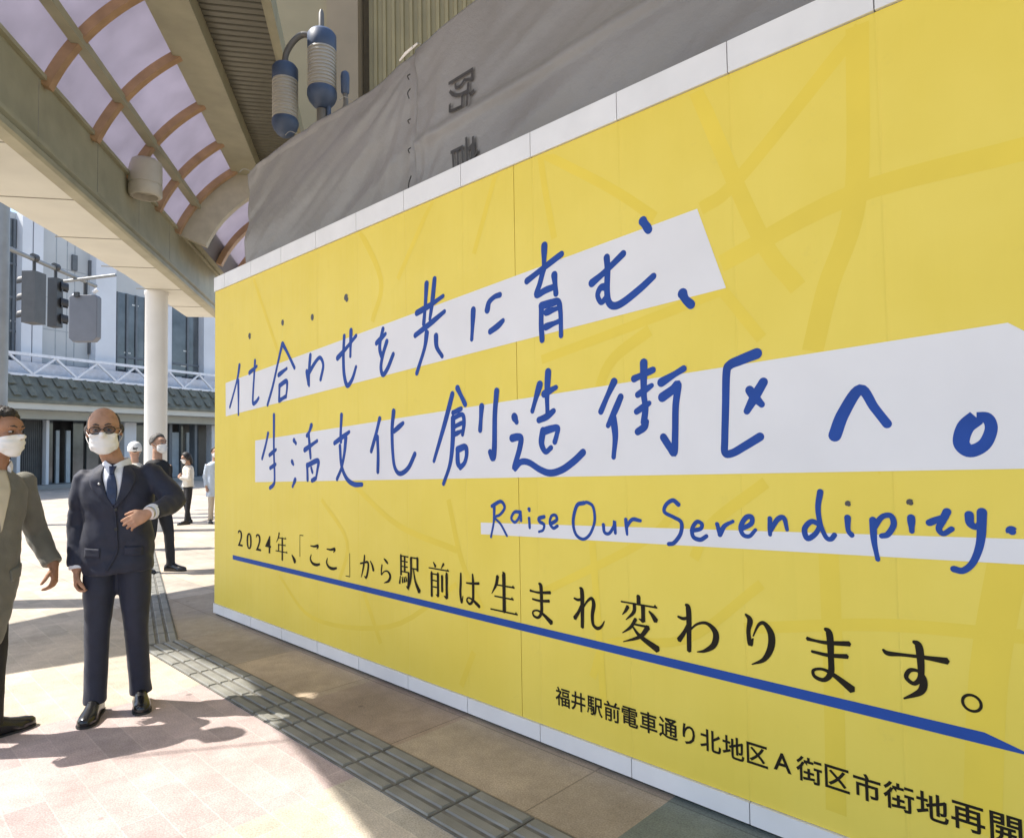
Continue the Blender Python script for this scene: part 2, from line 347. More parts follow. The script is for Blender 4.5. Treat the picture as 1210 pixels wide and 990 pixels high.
H2 = ((430, 310, 5.5), [
 (A,(125,435),(110,500),(104,560),(115,610)),(A,(83,525),(142,465)),(A,(150,515),(125,600),(112,680),(125,730),(155,690),(192,598)),
 (A,(408,140),(400,280),(390,400)),(A,(460,110),(445,260),(430,370)),(A,(345,330),(430,280),(515,220)),(A,(335,475),(430,400),(525,320)),(A,(410,460),(395,560),(345,720)),(A,(470,480),(475,550),(510,610)),
 (A,(712,310),(708,400),(702,500)),(A,(803,310),(815,260),(850,225),(885,212)),(A,(822,450),(870,415),(905,380))])
H3 = ((610, 240, 5.042), [
 (A,(168,255),(166,400)),(A,(65,465),(160,390),(270,305)),(A,(162,400),(142,480),(122,548),(175,520),(225,500)),(A,(228,430),(238,540)),
 (A,(152,612),(150,710),(155,815)),(A,(152,612),(215,595),(252,590),(265,650),(268,790)),(A*.9,(180,652),(245,628)),(A*.9,(178,738),(255,705)),
 (A,(540,325),(545,400),(542,520),(552,590),(585,613),(640,590),(740,510),(818,437)),(A,(452,477),(530,410),(638,303)),(A*.9,(540,500),(505,505),(486,550),(508,592),(540,560)),
 (A*1.15,(755,108),(790,160)),(A*1.15,(992,540),(1010,575),(1042,605))])
lettering('handwritten_character', [H1, H2, H3], BLUE, .0016, [4,6,3,3, 3,6,3, 8,4,1])
lettering('emphasis_dot', [((260, 330, 5.5), [(.046,(193,368),(194,376)),(.046,(407,279),(408,288)),(.046,(600,244),(601,253)),(.046,(820,119),(825,131))])], mat('printed_dark_brown', (.05, .045, .05), .45), .0016, [1]*4)
H4 = ((290, 480, 5.762), [
 (B,(155,185),(140,260),(115,355)),(B,(195,60),(195,300),(200,490),(190,535),(168,555)),(B,(165,332),(210,295)),(B,(170,420),(207,395)),
 (B,(332,232),(345,252)),(B,(318,375),(328,395)),(B,(340,500),(322,545)),(B,(450,130),(435,175),(420,200)),(B,(432,190),(438,260),(445,350)),(B,(405,297),(490,235)),(B,(422,400),(425,500)),(B,(424,402),(495,370),(492,430),(482,490)),(B*.8,(450,420),(458,450)),(B,(455,505),(482,490)),
 (B,(655,60),(650,180),(652,240)),(B,(608,250),(708,175)),(B,(685,215),(675,320),(655,420),(625,495)),(B,(645,270),(655,400),(690,490),(740,530),(795,532)),
 (B,(915,85),(890,190),(858,305)),(B,(900,210),(905,330),(903,445)),(B,(1010,35),(1000,160),(1005,320),(1020,420),(1055,458),(1110,420),(1155,325)),(B,(1015,168),(1075,115))])
H5 = ((500, 430, 5.762), [
 (B,(200,205),(150,400),(75,660)),(B,(235,165),(287,275)),(B*.9,(205,332),(260,305)),(B,(205,370),(203,520),(185,680),(140,815)),(B*.85,(210,368),(268,345),(280,400),(270,480)),(B*.8,(218,425),(268,400)),(B*.8,(215,480),(262,457)),
 (B,(236,590),(238,670),(255,705)),(B,(238,582),(288,565),(298,610),(285,670),(255,705)),(B,(400,290),(390,450)),(B*1.1,(502,185),(490,350),(487,560),(478,640),(458,600)),
 (B*1.15,(622,360),(638,395)),(B*1.1,(608,505),(645,497),(668,510),(655,590),(622,710),(665,668),(720,670),(800,720),(870,742),(950,718),(1030,660),(1090,602)),
 (B,(795,140),(770,230),(745,320)),(B,(852,55),(845,200),(848,340)),(B,(825,205),(905,160)),(B,(790,382),(840,360),(890,320)),(B,(818,455),(808,540),(835,597),(872,570)),(B,(820,460),(880,440),(918,436),(912,480),(898,530))])
H6 = ((690, 400, 5.042), [
 (C_,(180,258),(140,345),(102,435)),(C_,(220,348),(190,420),(145,518)),(C_,(175,470),(188,580),(178,705)),
 (C_*1.05,(357,145),(358,330),(368,410),(358,500)),(C_*.95,(300,240),(412,187)),(C_*.9,(322,335),(405,280)),(C_*.9,(315,435),(390,385)),(C_,(322,555),(360,528),(375,495)),
 (C_,(462,262),(530,220),(595,180)),(C_*1.1,(468,350),(530,305),(562,275),(548,400),(545,560),(540,678),(515,650),(475,588)),
 (C_*1.1,(1030,90),(930,130),(870,158),(850,205),(845,400),(840,600),(842,680),(885,682),(960,640),(1050,585)),(C_*1.1,(1070,260),(1020,345),(972,432)),(C_*1.05,(988,308),(1020,350),(1060,392))])
H7 = ((820, 360, 3.0), [
 (C_*1.15,(500,463),(530,385),(590,300),(640,365),(685,422)),(C_*1.25,(1002,400),(962,435),(948,490),(980,518),(1030,495),(1054,440),(1040,402),(1002,400))])
lettering('handwritten_character', [H4, H5, H6, H7], BLUE, .0016, [4,10,4,4, 11,8, 10,3, 1,1])
D = .019
E1 = ((570, 570, 3.667), [
 (D,(52,95),(50,170),(38,235)),(D,(42,102),(80,82),(97,108),(78,138),(55,152),(80,180),(107,230)),
 (D,(165,128),(140,128),(126,155),(142,172),(160,150),(165,128),(168,165)),(D,(203,155),(206,195)),(D*1.1,(203,116),(204,121)),
 (D,(268,148),(246,155),(250,170),(268,182),(264,205),(246,213)),(D,(298,178),(322,162),(318,142),(300,145),(293,175),(308,197),(326,188)),
 (D,(440,88),(410,100),(394,165),(405,222),(437,245),(468,222),(487,165),(480,105),(455,86),(440,90)),
 (D,(525,183),(530,215),(550,220),(570,190),(573,168),(577,218)),(D,(622,160),(628,224)),(D,(625,192),(650,160),(685,165)),
 (D*1.05,(850,95),(825,77),(795,98),(790,128),(830,150),(862,172),(860,220),(832,260),(808,266)),
 (D*1.05,(908,208),(945,200),(952,180),(930,170),(910,200),(915,235),(945,247),(972,232)),(D*1.05,(1018,180),(1030,225)),(D*1.05,(1030,225),(1050,188),(1086,168)),
 (D*1.05,(1125,200),(1165,178),(1167,150),(1142,152),(1120,192),(1130,225),(1158,232),(1184,205))])
E2 = ((890, 560, 3.781), [
 (D*1.05,(75,198),(76,270)),(D*1.05,(76,255),(110,202),(138,197),(152,248)),(D*1.1,(298,225),(260,212),(230,245),(243,287),(280,265),(300,225)),(D*1.1,(300,80),(290,150),(300,220),(325,280),(348,290),(364,272)),
 (D*1.1,(422,195),(425,250),(441,272)),(D*1.15,(535,205),(541,300),(557,380)),(D*1.1,(540,240),(575,192),(615,186),(628,225),(603,268),(575,276)),(D*1.2,(706,195),(709,255)),
 (D*1.1,(788,217),(862,185)),(D*1.15,(866,168),(845,210),(830,245),(850,266),(887,245)),(D*1.2,(965,182),(970,220),(998,236),(1020,205)),(D*1.3,(1022,170),(1016,300),(985,390),(940,430),(898,424)),(D*1.5,(1154,253),(1157,257))])
lettering('handwritten_letter', [E1, E2], BLUE, .0016, [2,1,2,1,1,1,1,2,1,1,2,1, 2,2,1,2,1,2,2,1])
lettering('letter_dot', [((890, 560, 3.781), [(D*1.1,(424,132),(427,135)),(D*1.1,(701,126),(704,129))])], mat('printed_dark_brown', (.05, .045, .05), .45), .0016, [1, 1])
# blue rule under the printed sentence
bm = bmesh.new(); flat_poly(bm, [(.34, .528), (5.80, .528), (5.83, .53), (5.71, .565), (.34, .565)], .0016); obj('blue_rule', bm, UBLUE, hoard)

def glyph_mesh(ch, contrast=0.0, weight=0.0):
    c = bpy.data.curves.new('g', 'FONT'); c.body = ch; c.size = 1; c.resolution_u = 3; c.offset = weight
    o = bpy.data.objects.new('g', c); COL.objects.link(o); bpy.context.view_layer.update()
    me = bpy.data.meshes.new_from_object(o.evaluated_get(bpy.context.evaluated_depsgraph_get()))
    bm = bmesh.new(); bm.from_mesh(me); bmesh.ops.remove_doubles(bm, verts=bm.verts, dist=1e-5)
    bpy.data.objects.remove(o); bpy.data.curves.remove(c); bpy.data.meshes.remove(me)
    if contrast:
        acc = {v_: Vector((0, 0)) for v_ in bm.verts}
        for e in bm.edges:
            if len(e.link_faces) == 1:
                a, b_ = e.verts; d = (b_.co-a.co).xy
                if d.length < 1e-7: continue
                nrm = Vector((d.y, -d.x)).normalized()
                mid = (a.co.xy+b_.co.xy)/2
                if (e.link_faces[0].calc_center_median().xy-mid).dot(nrm) > 0: nrm = -nrm
                acc[a] += nrm; acc[b_] += nrm
        for v_, n_ in acc.items():
            if n_.length > 1e-6:
                n_ = n_.normalized(); v_.co.x += n_.x*contrast; v_.co.y -= n_.y*contrast*.62
    return bm
def printed(name, items, mtl, off, contrast, weight):
    """items: (character, s centre, z centre, em size, dz of the drawn box)"""
    for k, (ch, s, z, em) in enumerate(items):
        out = bmesh.new(); b_ = glyph_mesh(ch, contrast, weight)
        xs = [v_.co.x for v_ in b_.verts]; ys = [v_.co.y for v_ in b_.verts]; cx, cy = (min(xs)+max(xs))/2, (min(ys)+max(ys))/2
        mp = {v_: out.verts.new((s+(v_.co.x-cx)*em, -(off), z+(v_.co.y-cy)*em)) for v_ in b_.verts}
        for f in b_.faces:
            q = out.faces.new([mp[v_] for v_ in f.verts]); q.normal_update()
            if q.normal.y > 0: q.normal_flip()
        b_.free(); obj(name, out, mtl, hoard)
SENT = [('2',.487,.721,.20),('0',.658,.711,.20),('2',.829,.715,.20),('4',1.0,.714,.20),('年',1.223,.717,0.213),('、',1.411,.645,0.06),('「',1.535,.748,0.168),('こ',1.73,.703,0.145),('こ',1.955,.701,0.145),('」',2.16,.681,0.164),
        ('か',2.388,.692,0.155),('ら',2.599,.689,0.16),('駅',2.842,.704,0.212),('前',3.121,.697,0.207),('は',3.384,.683,0.178),('生',3.647,.698,0.208),('ま',3.904,.69,0.19),('れ',4.203,.702,0.192),('変',4.477,.695,0.222),('わ',4.75,.705,0.197),('り',5.009,.707,0.195),('ま',5.263,.700,0.203),('す',5.529,.708,0.2),('。',5.681,.645,0.056)]

def HB(x0, x1, y, w=.030): return [[(x0, y, w*.9), (x1, y+.004, w)], ('tri', [(x1-.10, y), (x1-.045, y+.065), (x1+.015, y-.012)])]
def VB(x, y0, y1, w=.078): return [[(x-.02, y0, w*.8), (x, y0-.035, w), (x, (y0+y1)/2, w*.92), (x, y1, w)]]
SERIF = {
 'こ': [[(.20,.76,.03),(.45,.76,.05),(.72,.80,.075),(.63,.68,.02)], [(.25,.46,.025),(.19,.30,.06),(.33,.17,.07),(.60,.14,.075),(.84,.19,.05)]],
 'か': [[(.08,.60,.045),(.34,.66,.05),(.54,.70,.065),(.60,.60,.075),(.55,.35,.075),(.45,.14,.07),(.33,.18,.02)], [(.36,.93,.05),(.34,.76,.07),(.27,.45,.065),(.14,.12,.03)], [(.72,.76,.03),(.84,.62,.07),(.92,.44,.09)]],
 'ら': [[(.40,.93,.03),(.52,.86,.075),(.64,.78,.05)], [(.28,.70,.05),(.24,.50,.055),(.24,.34,.045),(.40,.46,.035),(.62,.50,.05),(.78,.36,.09),(.68,.17,.075),(.40,.06,.02)]],
 'は': [[(.18,.90,.045),(.17,.62,.065),(.15,.35,.065),(.20,.10,.055),(.26,.28,.02)], [(.40,.66,.03),(.62,.67,.045),(.92,.71,.055)], [(.66,.93,.04),(.68,.72,.07),(.68,.42,.07),(.66,.22,.065),(.54,.11,.05),(.42,.18,.045),(.48,.27,.03),(.64,.24,.045),(.80,.16,.07),(.93,.09,.07)]],
 'ま': [[(.16,.74,.05),(.28,.73,.035),(.48,.73,.045),(.84,.78,.06)], [(.23,.54,.035),(.50,.53,.045),(.80,.57,.055)], [(.46,.96,.04),(.53,.88,.08),(.54,.50,.07),(.53,.25,.07),(.42,.11,.05),(.27,.13,.045),(.25,.23,.035),(.40,.28,.035),(.58,.22,.055),(.86,.05,.095)]],
 'れ': [[(.25,.96,.04),(.31,.87,.085),(.31,.40,.078),(.30,.02,.07)], [(.06,.68,.035),(.20,.66,.05),(.36,.73,.035)], [(.34,.66,.035),(.20,.38,.06),(.07,.20,.08)], [(.30,.44,.025),(.46,.66,.04),(.60,.75,.06),(.66,.62,.08),(.61,.36,.07),(.63,.15,.06),(.75,.08,.06),(.87,.14,.045),(.96,.28,.018)]],
 'わ': [[(.25,.96,.04),(.31,.87,.085),(.31,.40,.078),(.30,.02,.07)], [(.06,.68,.035),(.20,.66,.05),(.36,.73,.035)], [(.34,.66,.035),(.20,.38,.06),(.07,.20,.08)], [(.30,.42,.025),(.50,.60,.035),(.72,.65,.05),(.90,.50,.09),(.86,.26,.085),(.66,.10,.05),(.48,.04,.015)]],
 'り': [[(.24,.92,.03),(.33,.82,.08),(.29,.60,.06),(.32,.36,.07),(.38,.48,.018)], [(.38,.52,.018),(.50,.76,.04),(.62,.80,.06),(.74,.62,.095),(.72,.36,.09),(.58,.12,.06),(.34,-.02,.015)]],
 'す': [[(.0,.73,.03),(.08,.68,.06),(.30,.70,.042),(.60,.72,.045),(.97,.73,.08)], [(.48,.96,.04),(.56,.89,.085),(.58,.55,.075),(.56,.36,.06),(.46,.25,.05),(.35,.33,.05),(.41,.46,.05),(.54,.47,.04),(.61,.34,.08),(.56,.14,.075),(.30,-.04,.02)]],
 '。': [[(.12+.105*math.cos(math.pi*j/8), .1+.105*math.sin(math.pi*j/8), .026) for j in range(17)]],
 '、': [[(.06,.18,.025),(.16,.09,.07),(.20,.04,.075)]],
 '「': [[(.0,.0,.022),(.0,.80,.022)], [(.0,.80,.022),(.26,.80,.022)]],
 '」': [[(.26,.0,.022),(.26,.80,.022)], [(.0,.0,.022),(.26,.0,.022)]],
 '生': [[(.30,.88,.075),(.24,.66,.065),(.08,.42,.015)]]+HB(.22,.88,.66)+HB(.18,.84,.37)+HB(.03,.97,.03)+VB(.52,.96,.03,.085),
 '年': [[(.32,.96,.07),(.24,.76,.055),(.08,.58,.015)]]+HB(.26,.88,.77)+HB(.26,.84,.51)+VB(.27,.52,.26,.06)+HB(.03,.97,.25)+VB(.57,.76,-.06,.08),
 '前': [[(.26,.98,.025),(.36,.86,.075)], [(.74,.98,.065),(.62,.83,.02)]]+HB(.04,.97,.79)+VB(.17,.66,-.04,.075)+[[(.17,.63,.03),(.48,.63,.03)]]+VB(.47,.66,.0,.075)+[[(.46,.0,.06),(.37,.04,.015)],[(.2,.44,.028),(.46,.44,.028)],[(.2,.25,.028),(.46,.25,.028)]]+VB(.66,.62,.16,.07)+VB(.87,.70,.0,.08)+[[(.86,.0,.07),(.74,.05,.015)]],
 '変': VB(.50,.99,.83,.075)+HB(.04,.96,.80)+[[(.39,.80,.06),(.37,.62,.06),(.16,.42,.015)], [(.22,.72,.065),(.16,.62,.05),(.07,.52,.015)], [(.76,.70,.025),(.85,.62,.065),(.93,.52,.09)]]+VB(.61,.80,.46,.075)+[[(.60,.46,.06),(.50,.50,.015)], [(.42,.48,.06),(.28,.28,.05),(.06,.12,.015)], [(.36,.36,.03),(.74,.36,.04)], [(.73,.36,.085),(.52,.12,.06),(.08,-.07,.015)], [(.32,.32,.025),(.52,.13,.065),(.96,-.07,.11)]],
 '駅': VB(.11,.93,.36,.065)+[[(.11,.91,.028),(.47,.91,.03)],[(.12,.76,.026),(.43,.76,.028)],[(.12,.61,.026),(.43,.61,.028)]]+VB(.29,.90,.46,.06)+[[(.11,.46,.028),(.48,.46,.03)],[(.48,.46,.065),(.47,.20,.065),(.44,.02,.06),(.36,.06,.015)],[(.08,.32,.03),(.04,.10,.055)],[(.17,.30,.03),(.19,.14,.055)],[(.26,.31,.03),(.29,.17,.055)],[(.34,.33,.03),(.385,.20,.05)]]+[[(.58,.91,.03),(.90,.91,.03)]]+VB(.90,.93,.56,.065)+[[(.60,.60,.03),(.90,.60,.03)],[(.60,.90,.07),(.60,.50,.065),(.56,.22,.05),(.46,-.04,.015)],[(.70,.60,.03),(.80,.24,.06),(.98,-.02,.105)]],
}
def serif_stroke(bm, pts, off):
    Q = catmull([Vector((p[0], p[1], 0)) for p in pts], 6) if len(pts) > 2 else [Vector((p[0], p[1], 0)) for p in pts]
    Wd = catmull([Vector((p[2], 0, 0)) for p in pts], 6) if len(pts) > 2 else [Vector((p[2], 0, 0)) for p in pts]
    n = len(Q); L_, R_ = [], []
    for i, q in enumerate(Q):
        t = (Q[min(i+1, n-1)]-Q[max(i-1, 0)]).normalized(); nr = Vector((-t.y, t.x, 0))*max(.004, Wd[i].x)/2
        o = off+.00007*i/n; L_.append((q.x+nr.x, -o, q.y+nr.y)); R_.append((q.x-nr.x, -o, q.y-nr.y))
        if i == n-1: tip = (q.x+t.x*Wd[i].x*.3, -o, q.y+t.y*Wd[i].x*.3)
        if i == 0: tail = (q.x-t.x*Wd[i].x*.3, -o, q.y-t.y*Wd[i].x*.3)
    L_ = [bm.verts.new(p) for p in L_]; R_ = [bm.verts.new(p) for p in R_]
    for i in range(n-1): bm.faces.new((L_[i], R_[i], R_[i+1], L_[i+1]))
    a = bm.verts.new(tip); bm.faces.new((L_[-1], R_[-1], a)); a = bm.verts.new(tail); bm.faces.new((R_[0], L_[0], a))
def serif_char(ch, s, z, em):
    sts = SERIF[ch]; xs = [p[0] for st in sts for p in (st[1] if st[0] == 'tri' else st)]; ys = [p[1] for st in sts for p in (st[1] if st[0] == 'tri' else st)]
    cx, cy = (min(xs)+max(xs))/2, (min(ys)+max(ys))/2; bm = bmesh.new(); em = em*.98/(max(ys)-min(ys)+.03)
    for k, st in enumerate(sts):
        off = .0016+k*.00008
        if st[0] == 'tri': flat_poly(bm, [(s+(x-cx)*em, z+(y-cy)*em) for x, y in st[1]], off)
        else: serif_stroke(bm, [(s+(x-cx)*em, z+(y-cy)*em, w_*em*1.42) for x, y, w_ in st], off)
    for f in bm.faces:
        f.normal_update()
        if f.normal.y > 0: f.normal_flip()
    obj('printed_character', bm, INK, hoard)
for ch, s, z, em in SENT:
    if ch in SERIF: serif_char(ch, s, z, em)
printed('printed_character', [q for q in SENT if q[0] not in SERIF], INK, .0016, .022, .004)
SMALL = '福井駅前電車通り北地区A街区市街地再開発'
printed('small_printed_character', [(ch, 4.034+.0955*i, .262+.00185*i, .092) for i, ch in enumerate(SMALL)], INK, .0016, 0, .016)

# ------------------------------------------------------------------ grey soundproof sheet on its scaffold, behind the hoarding
def tarp_material():
    m = bpy.data.materials.new('grey_pvc_sheet'); m.use_nodes = True; nt = m.node_tree; N = nt.nodes; L = nt.links
    b = N['Principled BSDF']; b.inputs['Roughness'].default_value = .38; b.inputs['Specular IOR Level'].default_value = .5
    tc = N.new('ShaderNodeTexCoord'); n = N.new('ShaderNodeTexNoise'); n.inputs['Scale'].default_value = 1.4; n.inputs['Detail'].default_value = 7; L.new(tc.outputs['Object'], n.inputs[0])
    r = N.new('ShaderNodeValToRGB'); r.color_ramp.elements[0].position = .3; r.color_ramp.elements[1].position = .72
    r.color_ramp.elements[0].color = (.22, .21, .206, 1); r.color_ramp.elements[1].color = (.26, .248, .243, 1)
    L.new(n.outputs[0], r.inputs[0]); L.new(r.outputs[0], b.inputs['Base Color'])
    n2 = N.new('ShaderNodeTexNoise'); n2.inputs['Scale'].default_value = 26; n2.inputs['Detail'].default_value = 6; n2.inputs['Roughness'].default_value = .7; L.new(tc.outputs['Object'], n2.inputs[0])
    bp = N.new('ShaderNodeBump'); bp.inputs['Strength'].default_value = .35; bp.inputs['Distance'].default_value = .012; L.new(n2.outputs[0], bp.inputs['Height']); L.new(bp.outputs[0], b.inputs['Normal'])
    return m
TARP = tarp_material()
def tz(s):      # drop of the upper hem
    return 4.10+.03*math.sin(2.1*s)+.022*s
def tarp_fn(s0, s1, z0, seed, fan):
    def fn(u, v_):
        s = s0+(s1-s0)*u; z1 = tz(s); z = z0+(z1-z0)*v_
        ds, dz = s-fan[0], z-fan[1]; ang = math.atan2(dz, ds); rr = math.hypot(ds, dz); a_, c_ = s*.93+z*.36, z*.93-s*.36
        y = .25+(.035 if seed == 1 else 0)+.034*noise.noise(Vector((ang*4.5, rr*.3, seed)))*min(1, rr*1.5)+.018*noise.noise(Vector((s*1.7+z*1.2, z*3.5-s*1.4, seed+4)))+.003*noise.noise(Vector((s*7, z*7, seed+9)))
        y += .026*noise.noise(Vector((a_*.45, c_*4.2, seed+2)))+.007*noise.noise(Vector((a_*1.1, c_*13, seed+7)))
        y += -.020*(.5-abs(noise.noise(Vector((a_*.5, c_*3.1, seed+12)))))*1.0-.010*(.5-abs(noise.noise(Vector((a_*1.6+c_, c_*5.5-a_*.8, seed+15)))))+.015
        dmp = 1-.9*math.exp(-((s-3.11)/.26)**2)*(seed == 5); y = .25+(y-.25)*dmp
        y += .03*math.exp(-((z-(3.50+.045*(s-3.2)))/.04)**2)*(1 if s > 2.62 else 0)*-1
        y += .05*max(0, (3.42+.02*(s-3)-z))*(1 if s > 2.62 else 0)
        return Vector((s, y, z))
    return fn
sheet = empty('soundproof_sheet', W0, WROT); tag(sheet, 'wrinkled grey soundproof sheet hung behind the yellow hoarding', 'sheet')
for s0, s1, sd, fan in ((-.06, 2.66, 1, (2.6, 4.1)), (2.615, 9.0, 5, (2.62, 3.05))):
    bm = bmesh.new(); ngrid(bm, tarp_fn(s0, s1, 2.6, sd, fan), int((s1-s0)*60), 110)
    o = obj('sheet_panel', bm, TARP, sheet, sm=180)
    md = o.modifiers.new('thick', 'SOLIDIFY'); md.thickness = .004
# laced seam: eyelets and short cords
for z, l_ in ((3.13, .13), (3.42, .03), (3.62, .025), (3.79, .06), (3.92, .03)):
    bm = bmesh.new(); pts = [(2.60, .215, z), (2.607, .198, z+l_*.5), (2.618, .212, z+l_)]; tube(bm, catmull(pts, 4), .0035, 6)
    obj('lacing_cord', bm, mat('cord_dark', (.05, .05, .05), .8), sheet)
for s in [.0, .9, 1.75, 2.66, 3.7]:
    bm = bmesh.new(); z = tz(s); tube(bm, catmull([(s, .20, z-.03), (s+.01, .24, z+.012), (s+.015, .31, z+.005)], 4), .003, 6)
    obj('tie_cord', bm, mat('cord_grey', (.35, .33, .3), .8), sheet)
bm = bmesh.new()
tube(bm, [(2.50, .215, tz(2.5)-.035), (2.58, .205, tz(2.6)-.03), (2.70, .21, tz(2.7)-.02)], [.008, .013, .008], 8, flat=.5); obj('white_tape', bm, mat('tape_white', (.78, .74, .70), .6), sheet)
# 防音 printed sideways
tf = tarp_fn(2.615, 9.0, 2.6, 5, (2.62, 3.05))
for ch, s, z in (('防', 3.10, 3.65), ('音', 3.11, 3.235)):
    bm = bmesh.new(); b_ = glyph_mesh(ch, 0, .003); bmesh.ops.triangulate(b_, faces=b_.faces); 
    pass
    mp = {}
    for v_ in b_.verts:
        X = (v_.co.x-.5)*.265; Y = (v_.co.y-.38)*.265
        ss, zz = s+Y, z-X
        y = tf((ss-2.615)/(9-2.615), (zz-2.6)/(tz(ss)-2.6)).y
        mp[v_] = bm.verts.new((ss, y-.014, zz))
    for f in b_.faces: bm.faces.new([mp[v_] for v_ in f.verts])
    b_.free(); bmesh.ops.recalc_face_normals(bm, faces=bm.faces)
    obj('printed_character', bm, mat('faded_black', (.04, .036, .035), .55, .25, 9), sheet)
GALV = mat('galvanised_pipe', (.33, .33, .33), .4, .15, 9, metal=.7)
for s in (-.02, 1.3, 2.61, 3.9, 5.2, 6.5, 7.8):
    bm = bmesh.new(); tube(bm, [(s, .36, 0), (s, .36, tz(s)+.03)], .0243, 10); obj('scaffold_pole', bm, GALV, sheet, sm=40)
for z0, z1 in ((4.02, 4.16), (2.2, 2.2)):
    bm = bmesh.new(); tube(bm, [(-.1, .41, z0), (9, .41, z1)], .0243, 10); obj('scaffold_rail', bm, GALV, sheet, sm=40)

# ------------------------------------------------------------------ arcade canopy (x across, y along, z up in its own frame)
BEIGE = mat('canopy_beige_paint', (.36, .335, .225), .5, .12, 3, .08, 30)
CREAM = mat('canopy_cream_panel', (.66, .645, .555), .55, .05, 2)
RIBM = mat('rib_tan', (.40, .25, .14), .5, .18, 5)
GLAZ = mat('opal_glazing', (.42, .40, .455), .35, .08, 2, transl=.7)
arc = empty('arcade_canopy', (0, 0, 0), -AA); tag(arc, 'street arcade canopy with curved opal glazing, tan ribs and cream soffit', 'canopy')
ainv = Matrix.Rotation(AA, 4, 'Z')
def lt(p): q = ainv @ Vector(p); return (q.x, q.y)
SH = 4.5/math.tan(SUN_EL)
out = [(-4.08, 16.2), (-4.12, 12.5), (-4.38, 9.0)]
for s, d, *g_ in ((-1.2, .9), (-.9, 1.9), (-.15, 2.25), (.45, 1.75), (.62, .95), (.88, .64), (1.85, .57), (2.32, .66), (-1.46, 4.10, 1), (-1.20, 4.10, 1), (-1.20, 3.82, 1), (-1.27, 3.60, 1), (3.14, .86), (3.93, 1.02)):  # unseen near edge shaped for its shadow: rounded bay and sun notch
    p = Vector((s, d, 0)) if g_ else W0+WD*s+WN*d; out.append(lt((p.x-SH*math.cos(SUN_AZ), p.y-SH*math.sin(SUN_AZ), 0)))
SOFF = out+[(-2.9, 2.0), (-2.9, 5.3), (-3.42, 5.3), (-3.42, 16.2)]
bm = bmesh.new(); prism(bm, SOFF, 'z', 4.5, 4.72); obj('soffit_slab', bm, CREAM, arc)
bm = bmesh.new()
for t in [4.2+1.55*i for i in range(8)]: box(bm, -4.36+.02*max(0, t-9)-0.0, -3.45, t-.008, t+.008, 4.493, 4.505)
obj('soffit_joint', bm, mat('joint_dark', (.3, .28, .23), .7), arc)  # thin darker strips mark the soffit panel joints
# inner fascia beam with two mouldings
bm = bmesh.new(); T0, T1, TF = -5, 16.2, 5.3  # beam stops short out of view to let sun onto the paving
box(bm, -3.62, -3.40, TF, T1, 4.74, 5.40); box(bm, -3.66, -3.345, TF, T1, 5.40, 5.45)
box(bm, -3.62, -2.92, 13.02, T1, 5.455, 5.62); obj('fascia_beam', bm, BEIGE, arc, bev=.01)
bm = bmesh.new(); prism(bm, [(-3.44, 4.45), (-3.30, 4.45), (-3.27, 4.475), (-3.27, 4.54), (-3.30, 4.565), (-3.44, 4.565)], 'y', TF, T1); prism(bm, [(-3.44, 4.59), (-3.32, 4.59), (-3.29, 4.62), (-3.29, 4.665), (-3.34, 4.70), (-3.44, 4.735)], 'y', TF, T1); box(bm, -3.44, -3.40, TF, T1, 4.565, 4.59)
obj('moulding', bm, BEIGE, arc)
bm = bmesh.new()
for t in (6.2, 7.75, 9.3, 10.85, 12.4): box(bm, -3.41, -3.397, t-.006, t+.006, 4.76, 5.39)
obj('beam_joint', bm, mat('joint_dark', (.3, .28, .23), .7), arc)  # thin darker strips mark the beam joints
# circle through three measured points of a rib
def circ(a, b, c):
    ax, ay = a; bx, by = b; cx, cy = c; d = 2*(ax*(by-cy)+bx*(cy-ay)+cx*(ay-by))
    ux = ((ax*ax+ay*ay)*(by-cy)+(bx*bx+by*by)*(cy-ay)+(cx*cx+cy*cy)*(ay-by))/d
    uy = ((ax*ax+ay*ay)*(cx-bx)+(bx*bx+by*by)*(ax-cx)+(cx*cx+cy*cy)*(bx-ax))/d
    return ux, uy, math.hypot(ax-ux, ay-uy)
ucx, ucy, VR = circ((-3.38, 5.42), (-3.04, 5.99), (-2.40, 6.58))
a0 = math.atan2(5.36-ucy, -3.40-ucx); a1 = math.atan2(6.72-ucy, -2.2-ucx)
def arcpt(k, r, n=18): a = a0+(a1-a0)*k/n; return (ucx+r*math.cos(a), ucy+r*math.sin(a))
def arc_band(bm, ri, ro, y0, y1, n=18):
    g = [[bm.verts.new((p[0], y, p[1])) for p, y in ((arcpt(k, ri), y0), (arcpt(k, ri), y1), (arcpt(k, ro), y1), (arcpt(k, ro), y0))] for k in range(n+1)]
    for k in range(n):
        for j in range(4): bm.faces.new((g[k][j], g[k][(j+1) % 4], g[k+1][(j+1) % 4], g[k+1][j]))
    bm.faces.new(g[0]); bm.faces.new(g[-1][::-1]); bmesh.ops.recalc_face_normals(bm, faces=bm.faces)
RT = [1.55+1.26*i for i in range(0, 9)]+[12.75]
for t in RT:
    bm = bmesh.new(); arc_band(bm, VR-.085, VR+.02, t-.052, t+.052); obj('rib', bm, RIBM, arc, sm=30)
for a, b_ in zip([T0]+RT, RT+[12.95]):
    bm = bmesh.new(); arc_band(bm, VR+.03, VR+.038, a+.004, b_-.004); obj('glazing_panel', bm, GLAZ, arc, sm=30)
bm = bmesh.new(); k = 6.1; p = arcpt(k, VR-.045); box(bm, p[0]-.06, p[0]+.06, T0, 12.9, p[1]-.05, p[1]+.05); obj('purlin', bm, BEIGE, arc, bev=.01)
bm = bmesh.new(); arc_band(bm, VR-.52, VR+.04, 12.85, 13.0); obj('end_arch', bm, CREAM if False else mat('end_arch_beige', (.5, .46, .36), .5), arc, sm=30)
